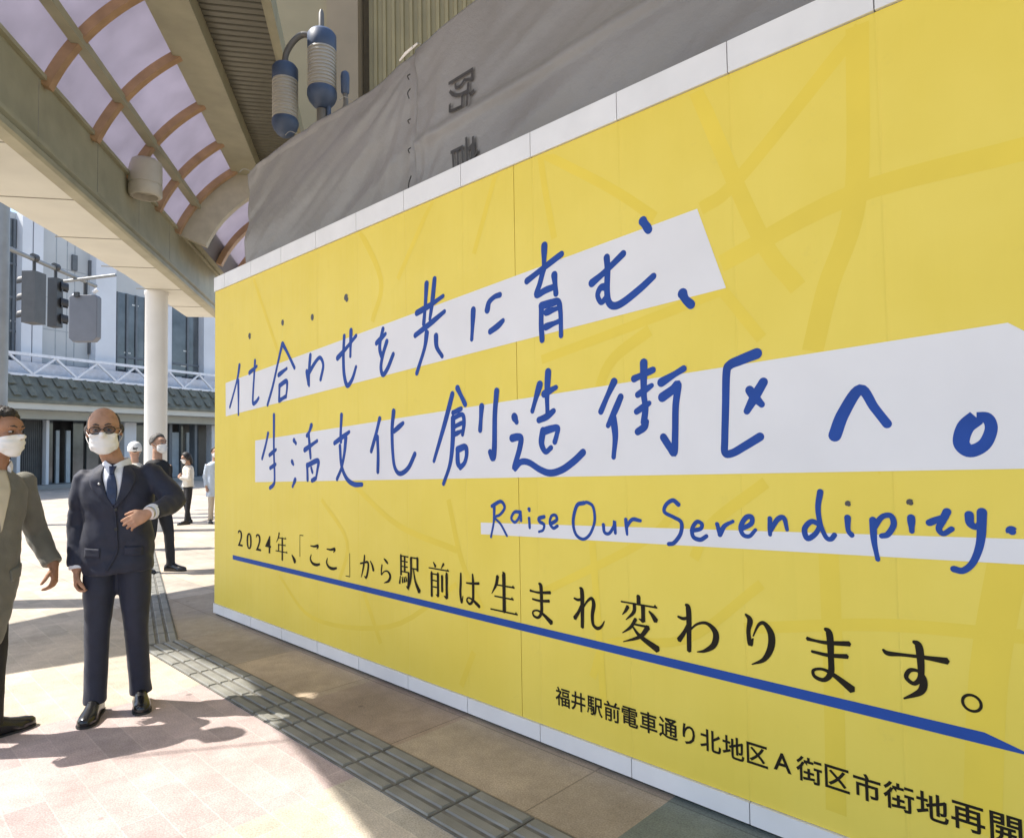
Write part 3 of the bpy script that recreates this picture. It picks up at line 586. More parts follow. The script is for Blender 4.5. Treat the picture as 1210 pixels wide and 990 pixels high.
bm = bmesh.new(); arc_band(bm, VR-.40, VR-.392, 13.01, 16.2); obj('glazing_panel', bm, GLAZ, arc, sm=30)
for t in (14.2, 15.6):
    bm = bmesh.new(); arc_band(bm, VR-.52, VR-.41, t-.08, t+.08); obj('rib', bm, RIBM, arc, sm=30)
bm = bmesh.new(); box(bm, -2.46, -1.98, T0, 13.0, 6.50, 7.1); obj('ridge_beam', bm, BEIGE, arc, bev=.012)
# ribbed metal soffit behind the ridge beam
bm = bmesh.new(); n = int((13-T0)/.12)
for i in range(n):
    y = T0+i*.12
    q = [bm.verts.new(c) for c in ((-1.98, y, 6.74), (-1.20, y, 6.74), (-1.20, y+.075, 6.74), (-1.98, y+.075, 6.74), (-1.98, y+.09, 6.78), (-1.20, y+.09, 6.78), (-1.20, y+.105, 6.78), (-1.98, y+.105, 6.78), (-1.98, y+.12, 6.74), (-1.20, y+.12, 6.74))]
    for f in ((0,1,2,3),(3,2,5,4),(4,5,6,7),(7,6,9,8)): bm.faces.new([q[j] for j in f][::-1])
box(bm, -1.98, -1.20, T0, 13.0, 6.80, 6.9)
obj('ribbed_soffit', bm, mat('soffit_grey_metal', (.17, .16, .122), .45, .1, 2, metal=.2), arc)
bm = bmesh.new(); box(bm, -1.20, -1.12, T0, 13.0, 6.66, 6.95); box(bm, -1.24, -1.205, T0, 13.0, 6.70, 6.739); obj('edge_trim', bm, BEIGE, arc, bev=.006)
# unseen roof added to keep the sun off the hoarding and sheet
bm = bmesh.new(); box(bm, -1.11, 4.6, -3.0, 5.9, 6.70, 6.9); obj('shade_roof', bm, CREAM, arc)
for t, lx in ((13.74, -3.99), (7.6, -4.05)):  # nearer column, out of view, is added for its shadow stripe
    bm = bmesh.new(); lathe(bm, [(.20, 0), (.20, .1), (.195, .14), (.195, 4.42), (.21, 4.44), (.21, 4.5)], 28, (lx, t)); obj('column', bm, mat('column_white', (.70, .69, .66), .45, .04, 3), arc, sm=40)

# drum lamp on the fascia
dt = at_plane(172, 212, N_*-3.18, N_); dl = lt(dt)
drum = empty('drum_lamp', dt-Vector((0, 0, .28)), -AA); tag(drum, 'cream drum shaped lamp fixed inside the curved glazed canopy', 'lamp')
bm = bmesh.new(); lathe(bm, [(.02, .56), (.17, .555), (.215, .52), (.225, .46), (.225, .20), (.215, .195), (.215, .175), (.225, .17), (.225, .05), (.20, .02), (.17, .02), (.16, .10), (.02, .10)][::-1], 12); obj('housing', bm, mat('lamp_cream', (.50, .46, .38), .5, .08, 4), drum, sm=50)
bm = bmesh.new(); box(bm, -.24, -.1, -.05, .05, .22, .34); obj('bracket', bm, BEIGE, drum)

# ------------------------------------------------------------------ beige building behind the site
BW = mat('building_beige', (.44, .39, .27), .6, .1, 1.2, .1, 20)
bl = empty('beige_building', (-2.0, 12.4, 0)); tag(bl, 'beige building with fluted cladding rising behind the grey sheet', 'building')
def bx_(name, x0, x1, y0, y1, z0, z1, m, bev=0):
    bm = bmesh.new(); box(bm, x0+2.0, x1+2.0, y0-12.4, y1-12.4, z0, z1); return obj(name, bm, m, bl, bev=bev)
xa, xb, xc_ = at_y(386, 60, 12.2).x, at_y(423, 60, 12.2).x, at_y(436, 60, 12.5).x
bx_('pier', -4.75, xa, 12.28, 14, 0, 13, mat('pier_cream', (.25, .205, .115), .6, .08, 1.5))
bx_('pier', xa, xb, 12.2, 14, 0, 13, mat('pier_pinkish', (.235, .18, .11), .6, .08, 1.5))
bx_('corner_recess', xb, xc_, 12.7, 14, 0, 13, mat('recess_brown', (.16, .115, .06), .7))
bm = bmesh.new(); x = xc_+2.0; pr = []
while x < 5.0:
    pr += [(x, .12), (x+.085, .12), (x+.10, .075), (x+.155, .075), (x+.17, .12)]; x += .17
vs0 = [bm.verts.new((p[0], p[1], 0)) for p in pr]; vs1 = [bm.verts.new((p[0], p[1], 13)) for p in pr]
for i in range(len(pr)-1):
    if (vs0[i].co-vs0[i+1].co).length > 1e-6: bm.faces.new((vs0[i], vs0[i+1], vs1[i+1], vs1[i]))
bmesh.ops.remove_doubles(bm, verts=bm.verts, dist=1e-5)
box(bm, xc_+2.0, 5.0, .16, 1.6, 0, 13)
obj('fluted_cladding', bm, mat('cladding_olive', (.27, .215, .10), .5, .12, 1.5), bl)

# ------------------------------------------------------------------ lantern post
LB = mat('lantern_blue', (.05, .078, .138), .5, .15, 6, spec=.6); LW = mat('lantern_louvre', (.40, .375, .315), .5, .08, 8); LG = mat('lantern_pole_grey', (.14, .13, .11), .45, .1, 8)
LY = 8.0
lp = at_y(380, 80, LY); post = empty('street_lamp', (lp.x, LY, 0)); tag(post, 'street lamp with two louvred lanterns with blue caps on a curved pipe arm', 'street lamp')
def LZ(py, px=380): return at_y(px, py, LY).z
def lantern(px, yt, y1, y2, yb, rad):
    x = at_y(px, (yt+yb)/2, LY).x-lp.x; zt, z1, z2, zb = LZ(yt, px), LZ(y1, px), LZ(y2, px), LZ(yb, px)
    bm = bmesh.new(); lathe(bm, [(rad*.95, z1), (rad, z1+.02), (rad, zt-.05), (rad*.82, zt-.01), (rad*.3, zt+.01)], 24, (x, 0)); o = obj('lantern_cap', bm, LB, post, sm=40)
    pf = []; z = z2; n_ = 11
    for i in range(n_): 
        h = (z1-z2)/n_; pf += [(rad*.93, z2+h*i), (rad*.93, z2+h*(i+.35)), (rad*1.0, z2+h*(i+.45)), (rad*.97, z2+h*(i+.95))]
    bm = bmesh.new(); lathe(bm, pf, 24, (x, 0)); obj('lantern_louvre', bm, LW, post, sm=25)
    bm = bmesh.new(); lathe(bm, [(rad*.35, zb-.05), (rad*.62, zb-.02), (rad*.9, zb+.04), (rad*1.03, zb+.10), (rad*1.03, z2-.03), (rad*.95, z2)], 24, (x, 0)); obj('lantern_base', bm, LB, post, sm=40)
    return x, zt
x2, zt2 = lantern(380.5, 38, 60, 106, 124, .172)
x1, zt1 = lantern(337, 77, 96, 141, 157, .153)
bm = bmesh.new(); tube(bm, [(0, 0, 0), (0, 0, 1.2), (0, 0, LZ(130))], [.09, .075, .06], 14); obj('post', bm, LG, post, sm=40)
bm = bmesh.new(); tube(bm, [(0, 0, zt2-.02), (0, 0, LZ(14)-.03), (0, 0, LZ(12))], [.035, .033, .015], 12); obj('finial', bm, LG, post, sm=40)
bm = bmesh.new(); tube(bm, catmull([(-.08, 0, LZ(46)), (-.22, 0, LZ(41)), (x1+.10, 0, LZ(49)), (x1+.01, 0, LZ(64)), (x1, 0, zt1-.03)], 6), .036, 12); obj('curved_arm', bm, LG, post, sm=40)
bm = bmesh.new(); tube(bm, catmull([(.0, 0, LZ(150)), (.12, 0, LZ(145)), (.28, 0, LZ(128)), (.285, 0, LZ(108))], 5), .03, 10); obj('side_arm', bm, LG, post, sm=40)
bm = bmesh.new(); lathe(bm, [(.035, LZ(112)), (.05, LZ(110)), (.055, LZ(92)), (.045, LZ(87)), (.02, LZ(85))], 14, (.285, 0)); obj('side_finial', bm, LB, post, sm=40)
bm = bmesh.new(); tube(bm, [(.085, 0, LZ(124)), (.085, 0, LZ(160))], .028, 10); obj('hanging_rod', bm, LB, post, sm=40)

# ------------------------------------------------------------------ white building across the street
FD = Vector((.398, .917, 0)).normalized(); FN = Vector((FD.y, -FD.x, 0)); FP = at_y(54, 400, 29); FP.z = 0
FROT = math.atan2(FD.y, FD.x)
def fs(px, py, off=0):
    p = at_plane(px, py, FP+FN*off, FN); return (p-FP).dot(FD), p.z
wb = empty('white_shop_building', FP, FROT); tag(wb, 'pale white building with dark windows above a tiled shop awning across the street', 'building')
FW = mat('facade_pale', (.66, .69, .73), .6, .06, .8); FW2 = mat('facade_cream', (.50, .52, .52), .6, .06, .8); GLS = mat('dark_window_glass', (.085, .10, .11), .08, .5, .9, spec=.8); DK = mat('shop_dark', (.025, .026, .03), .3, .3, 2); MUL = mat('window_frame_grey', (.13, .15, .17), .5)
def fb(name, s0, s1, o0, o1, z0, z1, m, par=wb, bev=0):
    bm = bmesh.new(); box(bm, s0, s1, -o1, -o0, z0, z1); return obj(name, bm, m, par, bev=bev)
FT = 11.6
zlow = 3.55
fb('wall', -14, 24, -6, 0, zlow, FT, FW2)
for pa, pb in ((25, 37), (38.5, 50), (113, 137), (196, 203), (241, 256)):
    fb('pilaster', fs(pa, 400, .45)[0], fs(pb, 400, .45)[0], .004, .45, zlow, FT-.003, FW)
bm = bmesh.new()
for px in (66, 79, 88): s = fs(px, 350)[0]; box(bm, s-.02, s+.02, -.006, .01, zlow, FT-.1)
for z in (5.4, 6.9, 8.3, 9.7): box(bm, fs(51, 350)[0], fs(112, 350)[0], -.004, .012, z-.02, z+.02)
obj('panel_joint', bm, mat('joint_blue_grey', (.33, .36, .38), .7), wb)
def window(pa, pb, z0, z1, muls, trans):
    s0, s1 = fs(pa, 400, .1)[0], fs(pb, 400, .1)[0]
    f = fb('window', s0, s1, .003, .05, z0, z1, GLS)
    bm = bmesh.new()
    for k in range(1, muls): s = s0+(s1-s0)*k/muls; box(bm, s-.05, s+.05, -.11, -.052, z0, z1)
    for z in trans: box(bm, s0, s1, -.10, -.053, z-.05, z+.05)
    for a, b_ in ((s0-.06, s0), (s1, s1+.06)): box(bm, a, b_, -.13, -.004, z0, z1)
    obj('window_frame', bm, MUL, f)
    # small pale bars at random on the panes
    bm = bmesh.new()
    for q in range(3): x = random.uniform(s0+.2, s1-.6); z = random.uniform(z0+.8, z1-.5); box(bm, x, x+.35, -.0515, -.0505, z, z+.07)
    obj('pale_bar', bm, mat('dim_white', (.6, .62, .6), .5), f)
window(7, 24, 4.0, 11.3, 2, (5.2, 6.6, 8.0, 9.4)); window(139, 172, 4.2, FT-2.4, 3, (6.1,)); window(203, 240, 4.2, FT-2.4, 2, (6.1,)); window(-60, -10, 4.0, 11.3, 4, (5.2, 6.6, 8.0, 9.4))
for px, py, w_ in ((87, 311, .22), (109, 318, .42), (107, 410, .3)):
    s, z = fs(px, py); 
    bm = bmesh.new(); box(bm, s-w_/2, s+w_/2, -.12, -.003, z-.35, z+.35); obj('wall_box', bm, mat('box_grey', (.12, .13, .14), .5), wb, bev=.02)
# awning of green-grey tiles, with a white lattice rail on top
zt = fs(4, 442, 1.0)[1]; zl = fs(4, 474, 1.7)[1]
TILE = mat('awning_tile', (.15, .152, .115), .55, .25, 3, .3, 12)
bm = bmesh.new(); prism(bm, [(-.0, zt), (-1.0, zt), (-1.75, zl+.12), (-1.75, zl), (-.0, zl)], 'x', -14, 24)
# tile courses
for k in range(2):
    y0 = -1.02-.36*k; z0 = zt-(zt-zl-.12)*(k*.36+.02)/.75
    x = -14.0
    while x < 24:
        q = [bm.verts.new(c) for c in ((x, y0, z0+.02), (x+.30, y0, z0+.02), (x+.30, y0-.36, z0-.36*(zt-zl-.12)/.75+.14), (x, y0-.36, z0-.36*(zt-zl-.12)/.75+.14), (x+.15, y0-.1, z0+.06), (x+.15, y0-.38, z0-.36*(zt-zl-.12)/.75+.165))]
        for f in ((0, 4, 5, 3), (4, 1, 2, 5), (3, 5, 2)): bm.faces.new([q[i] for i in f])
        x += .62
obj('tiled_awning', bm, TILE, wb)
zr = zl-.003; zf = fs(4, 482, 1.6)[1]
fb('fascia', -14, 24, 0, 1.66, zf, zr, mat('fascia_cream', (.58, .57, .50), .6, .05, 1)); zf2 = fs(110, 497, .9)[1]
fb('lintel', -14, 24, 0, .9, zf2, zf-.003, mat('lintel_grey', (.40, .41, .37), .6, .08, 1))
RAILM = mat('rail_white', (.74, .76, .80), .45)
zb_, ztp = zt+.05, fs(8, 416, 1.0)[1]
bm = bmesh.new(); bar(bm, (-14, -1.0, ztp), (24, -1.0, ztp), .12); obj('rail_chord', bm, RAILM, wb)
bm = bmesh.new(); bar(bm, (-14, -1.0, zb_), (24, -1.0, zb_), .10); obj('rail_chord', bm, RAILM, wb)
bm = bmesh.new(); x = -14.0; d = .92
while x < 23:
    bar(bm, (x, -1.0, zb_+.05), (x+d, -1.0, ztp-.05), .08); bar(bm, (x+d, -1.0, ztp-.05), (x+2*d, -1.0, zb_+.05), .08); x += 2*d
obj('rail_lattice', bm, RAILM, wb)
fb('rail_back', -14, 24, .55, .6, zt-.2, ztp-.25, mat('rail_back_pale', (.62, .66, .74), .6))
# shop front
fb('shop_interior', -14, 24, -5.9, -1.6, 0, zlow, DK)
fb('shop_step', -14, 24, -1.6, .5, 0, .17, mat('step_grey', (.27, .27, .26), .7, .1, 2))
for pa, pb, m in ((54.5, 58, FW), (147, 161, FW), (20, 24, FW), (250, 256, FW), (200, 203.5, MUL), (230, 233, MUL), (-20, -14, FW)):
    fb('shop_post', fs(pa, 530, 0)[0], fs(pb, 530, 0)[0], -.4, 0, .17, zlow, m)
SH = mat('shutter_grey', (.105, .11, .11), .5, .25, 1.5)
s0, s1 = fs(24, 530)[0], fs(54, 530)[0]
bm = bmesh.new(); n = 26
for k in range(n): a = s0+(s1-s0)*k/n; box(bm, a+.01, a+(s1-s0)/n-.01, .25-.02*(k % 2), .3, .17, zlow)
obj('shutter', bm, SH, wb)
PALE = mat('shop_pale_panel', (.40, .47, .52), .3, .25, 1.2)
for pa, pb in ((80, 84), (92, 97), (203.8, 211), (216, 224), (233, 239)):
    fb('shop_panel', fs(pa, 530)[0], fs(pb, 530)[0], -.9, -.8, .17, zf2-.4, PALE)
for pa, pb in ((60, 66), (70, 76), (100, 112), (116, 130), (166, 196), (211, 216), (224, 229), (240, 247)):
    fb('shop_window', fs(pa, 530)[0], fs(pb, 530)[0], -.9, -.8, .17, zlow-.1, GLS)

# ------------------------------------------------------------------ traffic signal
SG = mat('signal_grey', (.075, .078, .082), .5, .1, 6); SP = mat('signal_pole_grey', (.25, .26, .26), .45, .12, 3, metal=.2); SDK = mat('signal_dark', (.045, .047, .05), .45, .1, 5)
sp_ = at_y(0, 400, 14); sig = empty('traffic_signal', (sp_.x, 14, 0)); tag(sig, 'grey traffic signal pole whose arm carries signal heads seen from behind', 'traffic signal')
bm = bmesh.new(); lathe(bm, [(.17, 0), (.17, .5), (.15, .55), (.14, 7.2)], 20); obj('pole', bm, SP, sig, sm=40)
za = 5.87
def sl_(px, py): # point of the arm's height plane, local
    p = at_z(px, py, za); return Vector((p.x-sp_.x, p.y-14, za))
ta = Vector((0, 0, za)); tb = sl_(113, 338)
bm = bmesh.new(); tube(bm, [ta, tb], .05, 10); obj('arm', bm, SP, sig, sm=40)
ca, cb = at_y(64, 334, 16.6), at_y(137, 325, 16.6)
bm = bmesh.new(); tube(bm, [(ca.x-sp_.x, 2.6, ca.z), (cb.x-sp_.x, 2.6, cb.z)], .04, 10); obj('cross_arm', bm, SP, sig, sm=40)
def head(frac, dxw, dyw, h, top, facing, m):
    c = ta.lerp(tb, frac)
    bm = bmesh.new(); box(bm, c.x-dxw/2, c.x+dxw/2, c.y-dyw/2, c.y+dyw/2, c.z-top-h, c.z-top); o = obj('signal_head', bm, m, sig, bev=.035)
    bm = bmesh.new(); tube(bm, [(c.x, c.y, c.z+.12), (c.x, c.y, c.z-top+.02)], .035, 8); tube(bm, [(c.x, c.y-.06, c.z+.04), (c.x, c.y+.06, c.z+.04)], .09, 10); obj('bracket', bm, SDK, o)
    for k in range(3):
        z = c.z-top-h*(k+.5)/3
        bm = bmesh.new(); ax = Vector(facing); p = Vector((c.x, c.y, z))+Vector((ax.x*dxw/2, ax.y*dyw/2, 0))
        up_ = Vector((0, 0, 1)); sd_ = up_.cross(ax); g = []
        for j in range(13):
            t = R(-25+j*230/12); q = sd_*math.cos(t)*.14+up_*math.sin(t)*.14; ln = .15
            g.append((bm.verts.new(p+q), bm.verts.new(p+q*.97+ax*ln-up_*.03)))
        for j in range(12): bm.faces.new((g[j][0], g[j+1][0], g[j+1][1], g[j][1]))
        v_ = obj('visor', bm, SDK, o); md = v_.modifiers.new('thick', 'SOLIDIFY'); md.thickness = .008
        bm = bmesh.new(); 
        bmesh.ops.create_circle(bm, cap_ends=True, radius=.125, segments=18, matrix=Matrix.Translation(p+ax*.012) @ ax.to_track_quat('Z', 'Y').to_matrix().to_4x4()); obj('lens', bm, SDK, o)
    return o
head(.30, .30, .36, 1.16, .30, (-1, 0, 0), SG)
head(.52, .22, .22, 1.16, .24, (.8, .6, 0), SDK)
c = ta.lerp(tb, .87)
bm = bmesh.new(); w2, h2 = .36, 1.26
pts = [(c.x-w2+.06, c.z-.36), (c.x-w2, c.z-.42), (c.x-w2, c.z-.3-h2+.1), (c.x-w2+.1, c.z-.3-h2), (c.x+w2-.1, c.z-.3-h2), (c.x+w2, c.z-.3-h2+.1), (c.x+w2, c.z-.42), (c.x+w2-.06, c.z-.36)]
prism(bm, pts, 'y', c.y-.10, c.y+.10); bd = obj('signal_head', bm, mat('signal_back_blue_grey', (.15, .16, .185), .5, .06, 4), sig, bev=.02)
bm = bmesh.new(); tube(bm, [(c.x, c.y, c.z+.12), (c.x, c.y, c.z-.35)], .05, 8); box(bm, c.x-.2, c.x-.08, c.y-.16, c.y-.10, c.z-.42, c.z-.3); obj('bracket', bm, SDK, bd)
bm = bmesh.new(); tube(bm, [(c.x-.30, c.y, c.z-.36), (c.x-.22, c.y, c.z-.30)], .05, 8); tube(bm, [(c.x+.20, c.y, c.z-.28), (c.x+.32, c.y, c.z-.2)], .05, 8); obj('clamp', bm, RAILM, bd)

# ------------------------------------------------------------------ people
def ell(bm, c, r, sub=3, rot=None):
    M = Matrix.Translation(c) @ (rot.to_matrix().to_4x4() if rot else Matrix()) @ Matrix.Diagonal((r[0], r[1], r[2], 1))
    bmesh.ops.create_icosphere(bm, subdivisions=sub, radius=1, matrix=M)
def xf_bm(dst, src, M):
    src.transform(M); me = bpy.data.meshes.new('t'); src.to_mesh(me); src.free(); dst.from_mesh(me); bpy.data.meshes.remove(me)
def voxel(bm, name, vox, m, parent, sm_iter=4, wrinkle=None, cut=None):
    """fuse overlapping closed volumes into one continuous skin"""
    bmesh.ops.recalc_face_normals(bm, faces=bm.faces)
    me = bpy.data.meshes.new('t'); bm.to_mesh(me); bm.free(); o = bpy.data.objects.new('t', me); COL.objects.link(o)
    r = o.modifiers.new('r', 'REMESH'); r.mode = 'VOXEL'; r.voxel_size = vox
    s = o.modifiers.new('s', 'SMOOTH'); s.factor = .5; s.iterations = sm_iter
    bpy.context.view_layer.update()
    new = bpy.data.meshes.new_from_object(o.evaluated_get(bpy.context.evaluated_depsgraph_get()))
    bpy.data.objects.remove(o); bpy.data.meshes.remove(me); new.name = name
    if wrinkle:
        nr = [v_.normal.copy() for v_ in new.vertices]
        for v_, n_ in zip(new.vertices, nr): v_.co += n_*wrinkle(v_.co)
    if cut:
        for v_ in new.vertices: cut(v_)
    smooth(new); return link(name, new, m, parent)
def bvh(o):
    me = o.data; return BVHTree.FromPolygons([v_.co.copy() for v_ in me.vertices], [tuple(p.vertices) for p in me.polygons])
def ring_loft(bm, rings, n=28, p=2.3):
    """rings: (z, cx, cy, rx, ry) super-ellipses stacked upwards"""
    G = []
    for z, cx, cy, rx, ry in rings:
        row = []
        for j in range(n):
            a = 2*math.pi*j/n; c, s = math.cos(a), math.sin(a)
            row.append(bm.verts.new((cx+rx*math.copysign(abs(c)**(2/p), c), cy+ry*math.copysign(abs(s)**(2/p), s), z)))
        G.append(row)
    for i in range(len(G)-1):
        for j in range(n): bm.faces.new((G[i][j], G[i][(j+1) % n], G[i+1][(j+1) % n], G[i+1][j]))
    bm.faces.new(G[0][::-1]); bm.faces.new(G[-1])
def hand(bm, wrist, d, nrm, thumb, curl=.5, k=1.0):
    """palm and five separate fingers; d: towards the fingertips, nrm: out of the palm, thumb: side the thumb leaves from"""
    wrist = Vector(wrist); d = Vector(d).normalized(); nrm = (Vector(nrm)-d*Vector(nrm).dot(d)).normalized(); t = (Vector(thumb)-d*Vector(thumb).dot(d)); t = (t-nrm*t.dot(nrm)).normalized()
    k *= 1.0
    tube(bm, [wrist-d*.03, wrist+d*.012, wrist+d*.045, wrist+d*.085*k], [(.021, .027), (.019, .029), (.016, .038), (.013, .037)], 14, up=nrm)
    for i, (off, L, r) in enumerate(((.030, .068, .0088), (.0102, .076, .0092), (-.0102, .070, .0088), (-.0295, .056, .0078))):
        p = wrist+d*(.078*k)+t*off; c = curl*(1+.14*i); dirs = d; pts = [p-d*.02, p]; rr = [r, r]
        for f, seg in enumerate((.45, .31, .24)):
            ang = c*(.55, .75, .5)[f]; ax = dirs.cross(nrm).normalized(); dirs = (Matrix.Rotation(ang, 3, ax) @ dirs).normalized() if True else dirs
            nn_ = (nrm-dirs*nrm.dot(dirs)); p = p+dirs*(L*seg)+t*off*.06; pts.append(p); rr.append(r*(.96, .9, .72)[f])
        tube(bm, catmull(pts, 3), [rr[min(len(rr)-1, int(q/3))] for q in range(len(catmull(pts, 3)))], 8)
        bmesh.ops.create_icosphere(bm, subdivisions=2, radius=rr[-1]*1.02, matrix=Matrix.Translation(pts[-1]))
    p0 = wrist+d*.025+t*.022+nrm*.006; td = (d*.72+t*.62+nrm*.28).normalized(); p1 = p0+td*.038; td2 = (d*.9+t*.25+nrm*(.25+.3*curl)).normalized(); p2 = p1+td2*.030; p3 = p2+(td2+nrm*.15).normalized()*.024
    tube(bm, [p0-td*.012, p0, p1, p2, p3], [.013, .0135, .0115, .0105, .0075], 9); bmesh.ops.create_icosphere(bm, subdivisions=2, radius=.0078, matrix=Matrix.Translation(p3))
def head_bm(female=False):
    b = bmesh.new()
    ell(b, (0, .018, .028), (.077, .096, .096)); ell(b, (0, -.022, -.04), (.062, .072, .083)); ell(b, (0, -.058, -.098), (.030, .028, .024)); ell(b, (0, -.045, .035), (.064, .052, .05))
    ell(b, (0, -.083, .030), (.052, .017, .013)); 
    for s in (-1, 1):
        ell(b, (s*.037, -.066, -.022), (.026, .026, .024)); ell(b, (s*.078, .012, -.004), (.010, .020, .032), 3); ell(b, (s*.083, .020, .006), (.008, .016, .024), 2); ell(b, (s*.048, -.02, -.075), (.022, .04, .03))
    tube(b, [(0, -.086, .022), (0, -.100, .0), (0, -.112, -.022), (0, -.108, -.034)], [.009, .011, .0145, .009], 10); 
    for s in (-1, 1): ell(b, (s*.012, -.098, -.029), (.009, .011, .008), 2)
    ell(b, (0, -.091, -.062), (.024, .009, .006), 2); ell(b, (0, -.089, -.073), (.021, .010, .007), 2)
    return b
SKIN_D = {}
def skin_mat(name, c): 
    m = mat(name, c, .62, .16, 22, .25, 220, spec=.3); m.node_tree.nodes['Principled BSDF'].inputs['Subsurface Weight'].default_value = .03; m.node_tree.nodes['Principled BSDF'].inputs['Subsurface Radius'].default_value = (.02, .008, .004); return m
EYEW = mat('eye_white_shaded', (.36, .33, .31), .25, .03); EYED = mat('eye_dark', (.02, .014, .01), .15, .05)  # eye whites darkened in colour to read as shaded by brow and lenses
MASKM = mat('mask_white', (.80, .79, .77), .7, .02, 20, .06, 300)
def person(name, loc, rotz, J, skin, vox, label, cat='person', group=None):
    root = empty(name, loc, rotz); tag(root, label, cat, group)
    b = bmesh.new(); HM = Matrix.Translation(J['head']) @ Matrix.Rotation(J.get('yaw', 0), 4, 'Z') @ Matrix.Rotation(J.get('tilt', 0), 4, 'Y') @ Matrix.Rotation(J.get('nod', 0), 4, 'X') @ Matrix.Scale(J.get('hs', 1.0), 4)
    xf_bm(b, head_bm(), HM)
    nk = Vector(J['neck']); h = Vector(J['head'])
    tube(b, [nk-Vector((0, 0, .06)), nk, HM @ Vector((0, .018, -.06)), HM @ Vector((0, .015, 0))], [(.055, .05), .056, .055, .05], 16)
    ring_loft(b, [(z, cx, cy, rx*.86, ry*.82) for z, cx, cy, rx, ry in J['torso']])
    ar = J.get('arm_r', (.048, .040, .027))
    for i in (0, 1):
        s, e, w_ = Vector(J['sh'][i]), Vector(J['el'][i]), Vector(J['wr'][i])
        tube(b, [s, s.lerp(e, .5), e, e.lerp(w_, .35), w_], [ar[0], ar[0]*.92, ar[1], ar[1]*.98, ar[2]], 12)
        hd = J['hand'][i]; hand(b, w_, hd[0], hd[1], hd[2], hd[3])
        H, K, A_ = Vector(J['hip'][i]), Vector(J['kn'][i]), Vector(J['an'][i])
        tube(b, [H, H.lerp(K, .5), K, K.lerp(A_, .35), A_, A_-Vector((0, 0, .04))], [.074, .064, .046, .046, .032, .034], 12)
        td = Vector(J['toe'][i]).normalized(); tube(b, [A_+Vector((0, 0, -.03))-td*.04, A_+Vector((0, 0, -.045))+td*.06, A_+Vector((0, 0, -.058))+td*.14], [(.03, .03), (.026, .036), (.015, .032)], 10)
    body = voxel(b, 'body', vox, skin, root, 3)
    return root, body, bvh(body), HM
def hair(root, tree, HM, region, thick, m, name='hair', sub=5, rough=.35):
    b = bmesh.new(); bmesh.ops.create_icosphere(b, subdivisions=sub, radius=1); c0 = HM @ Vector((0, .012, .02)); R3 = HM.to_3x3().normalized()
    keep = {}
    for v_ in list(b.verts):
        d = v_.co.normalized(); k = region(d)
        if k <= 0: b.verts.remove(v_); continue
        keep[v_] = (d, k)
    b.verts.ensure_lookup_table(); bad = []
    for v_, (d, k) in keep.items():
        wd_ = R3 @ d; hit = tree.ray_cast(c0+wd_*.4, -wd_)
        p = hit[0] if hit[0] else c0+wd_*.1
        if hit[0] and (p-c0).length > .125*1.1: p = c0+wd_*.105
        f = min(1, k*5); nz = 1+rough*noise.noise(Vector((d.x*22, d.y*22, d.z*7)))+rough*.6*noise.noise(d*45)
        v_.co = p+wd_*(thick*f*nz-.002*(1-f))
    bmesh.ops.delete(b, geom=[v_ for v_ in b.verts if not v_.link_faces], context='VERTS')
    o = obj(name, b, m, root, sm=180); md = o.modifiers.new('t', 'SOLIDIFY'); md.thickness = .006; md.offset = -1
    return o
def mask(root, tree, HM):
    b = bmesh.new(); R3 = HM.to_3x3().normalized(); nu, nv = 26, 14
    def fn(u, v_):
        a = R(-66+132*u); e = abs(u-.5)*2; zt_, zb2 = -.006-.022*e**1.5, -.118+.045*e**2
        z = zb2+(zt_-zb2)*v_; o_ = Vector((0, -.015, z)); d = Vector((math.sin(a), -math.cos(a), -.12+.25*(v_-.5))).normalized()
        p0 = HM @ o_; dd = R3 @ d; hit = tree.ray_cast(p0+dd*.3, -dd)
        r = (hit[0]-p0).length if hit[0] else .08
        target = .098-.020*e**2                                   # the cloth bridges hollows beside the nose
        r = max(r+.005+.008*max(0, 1-e/.4), min(r+.022, target*(1-.12*abs(v_-.45))))+.0034*math.sin(v_*21)*(1-e**4)
        return p0+dd*r
    ngrid(b, fn, nu, nv); o = obj('face_mask', b, MASKM, root, sm=180); md = o.modifiers.new('t', 'SOLIDIFY'); md.thickness = .003
    b = bmesh.new()
    for s in (-1, 1):
        for z0, z1 in ((-.028, .012), (-.072, -.028)):
            P = [HM @ Vector(q) for q in ((s*.066, -.035, z0), (s*.079, -.012, (z0+z1)/2), (s*.087, .022, z1))]
            tube(b, catmull(P, 4), .0018, 6)
    obj('ear_loop', b, MASKM, o)
    return o
def eyes(root, HM, brow=(.03, .025, .022)):
    for s in (-1, 1):
        b = bmesh.new(); ell(b, HM @ Vector((s*.031, -.0815, .006)), (.0115, .0125, .0062)); o = obj('eye', b, EYEW, root, sm=180)
        b = bmesh.new(); ell(b, HM @ Vector((s*.031, -.0915, .006)), (.0058, .004, .0058)); obj('iris', b, EYED, o, sm=180)
        b = bmesh.new(); tube(b, [HM @ Vector(q) for q in ((s*.012, -.098, .030), (s*.030, -.098, .037), (s*.050, -.082, .031))], [.003, .0045, .002], 8, flat=.6); obj('eyebrow', b, mat('brow_dark', brow, .8), root)
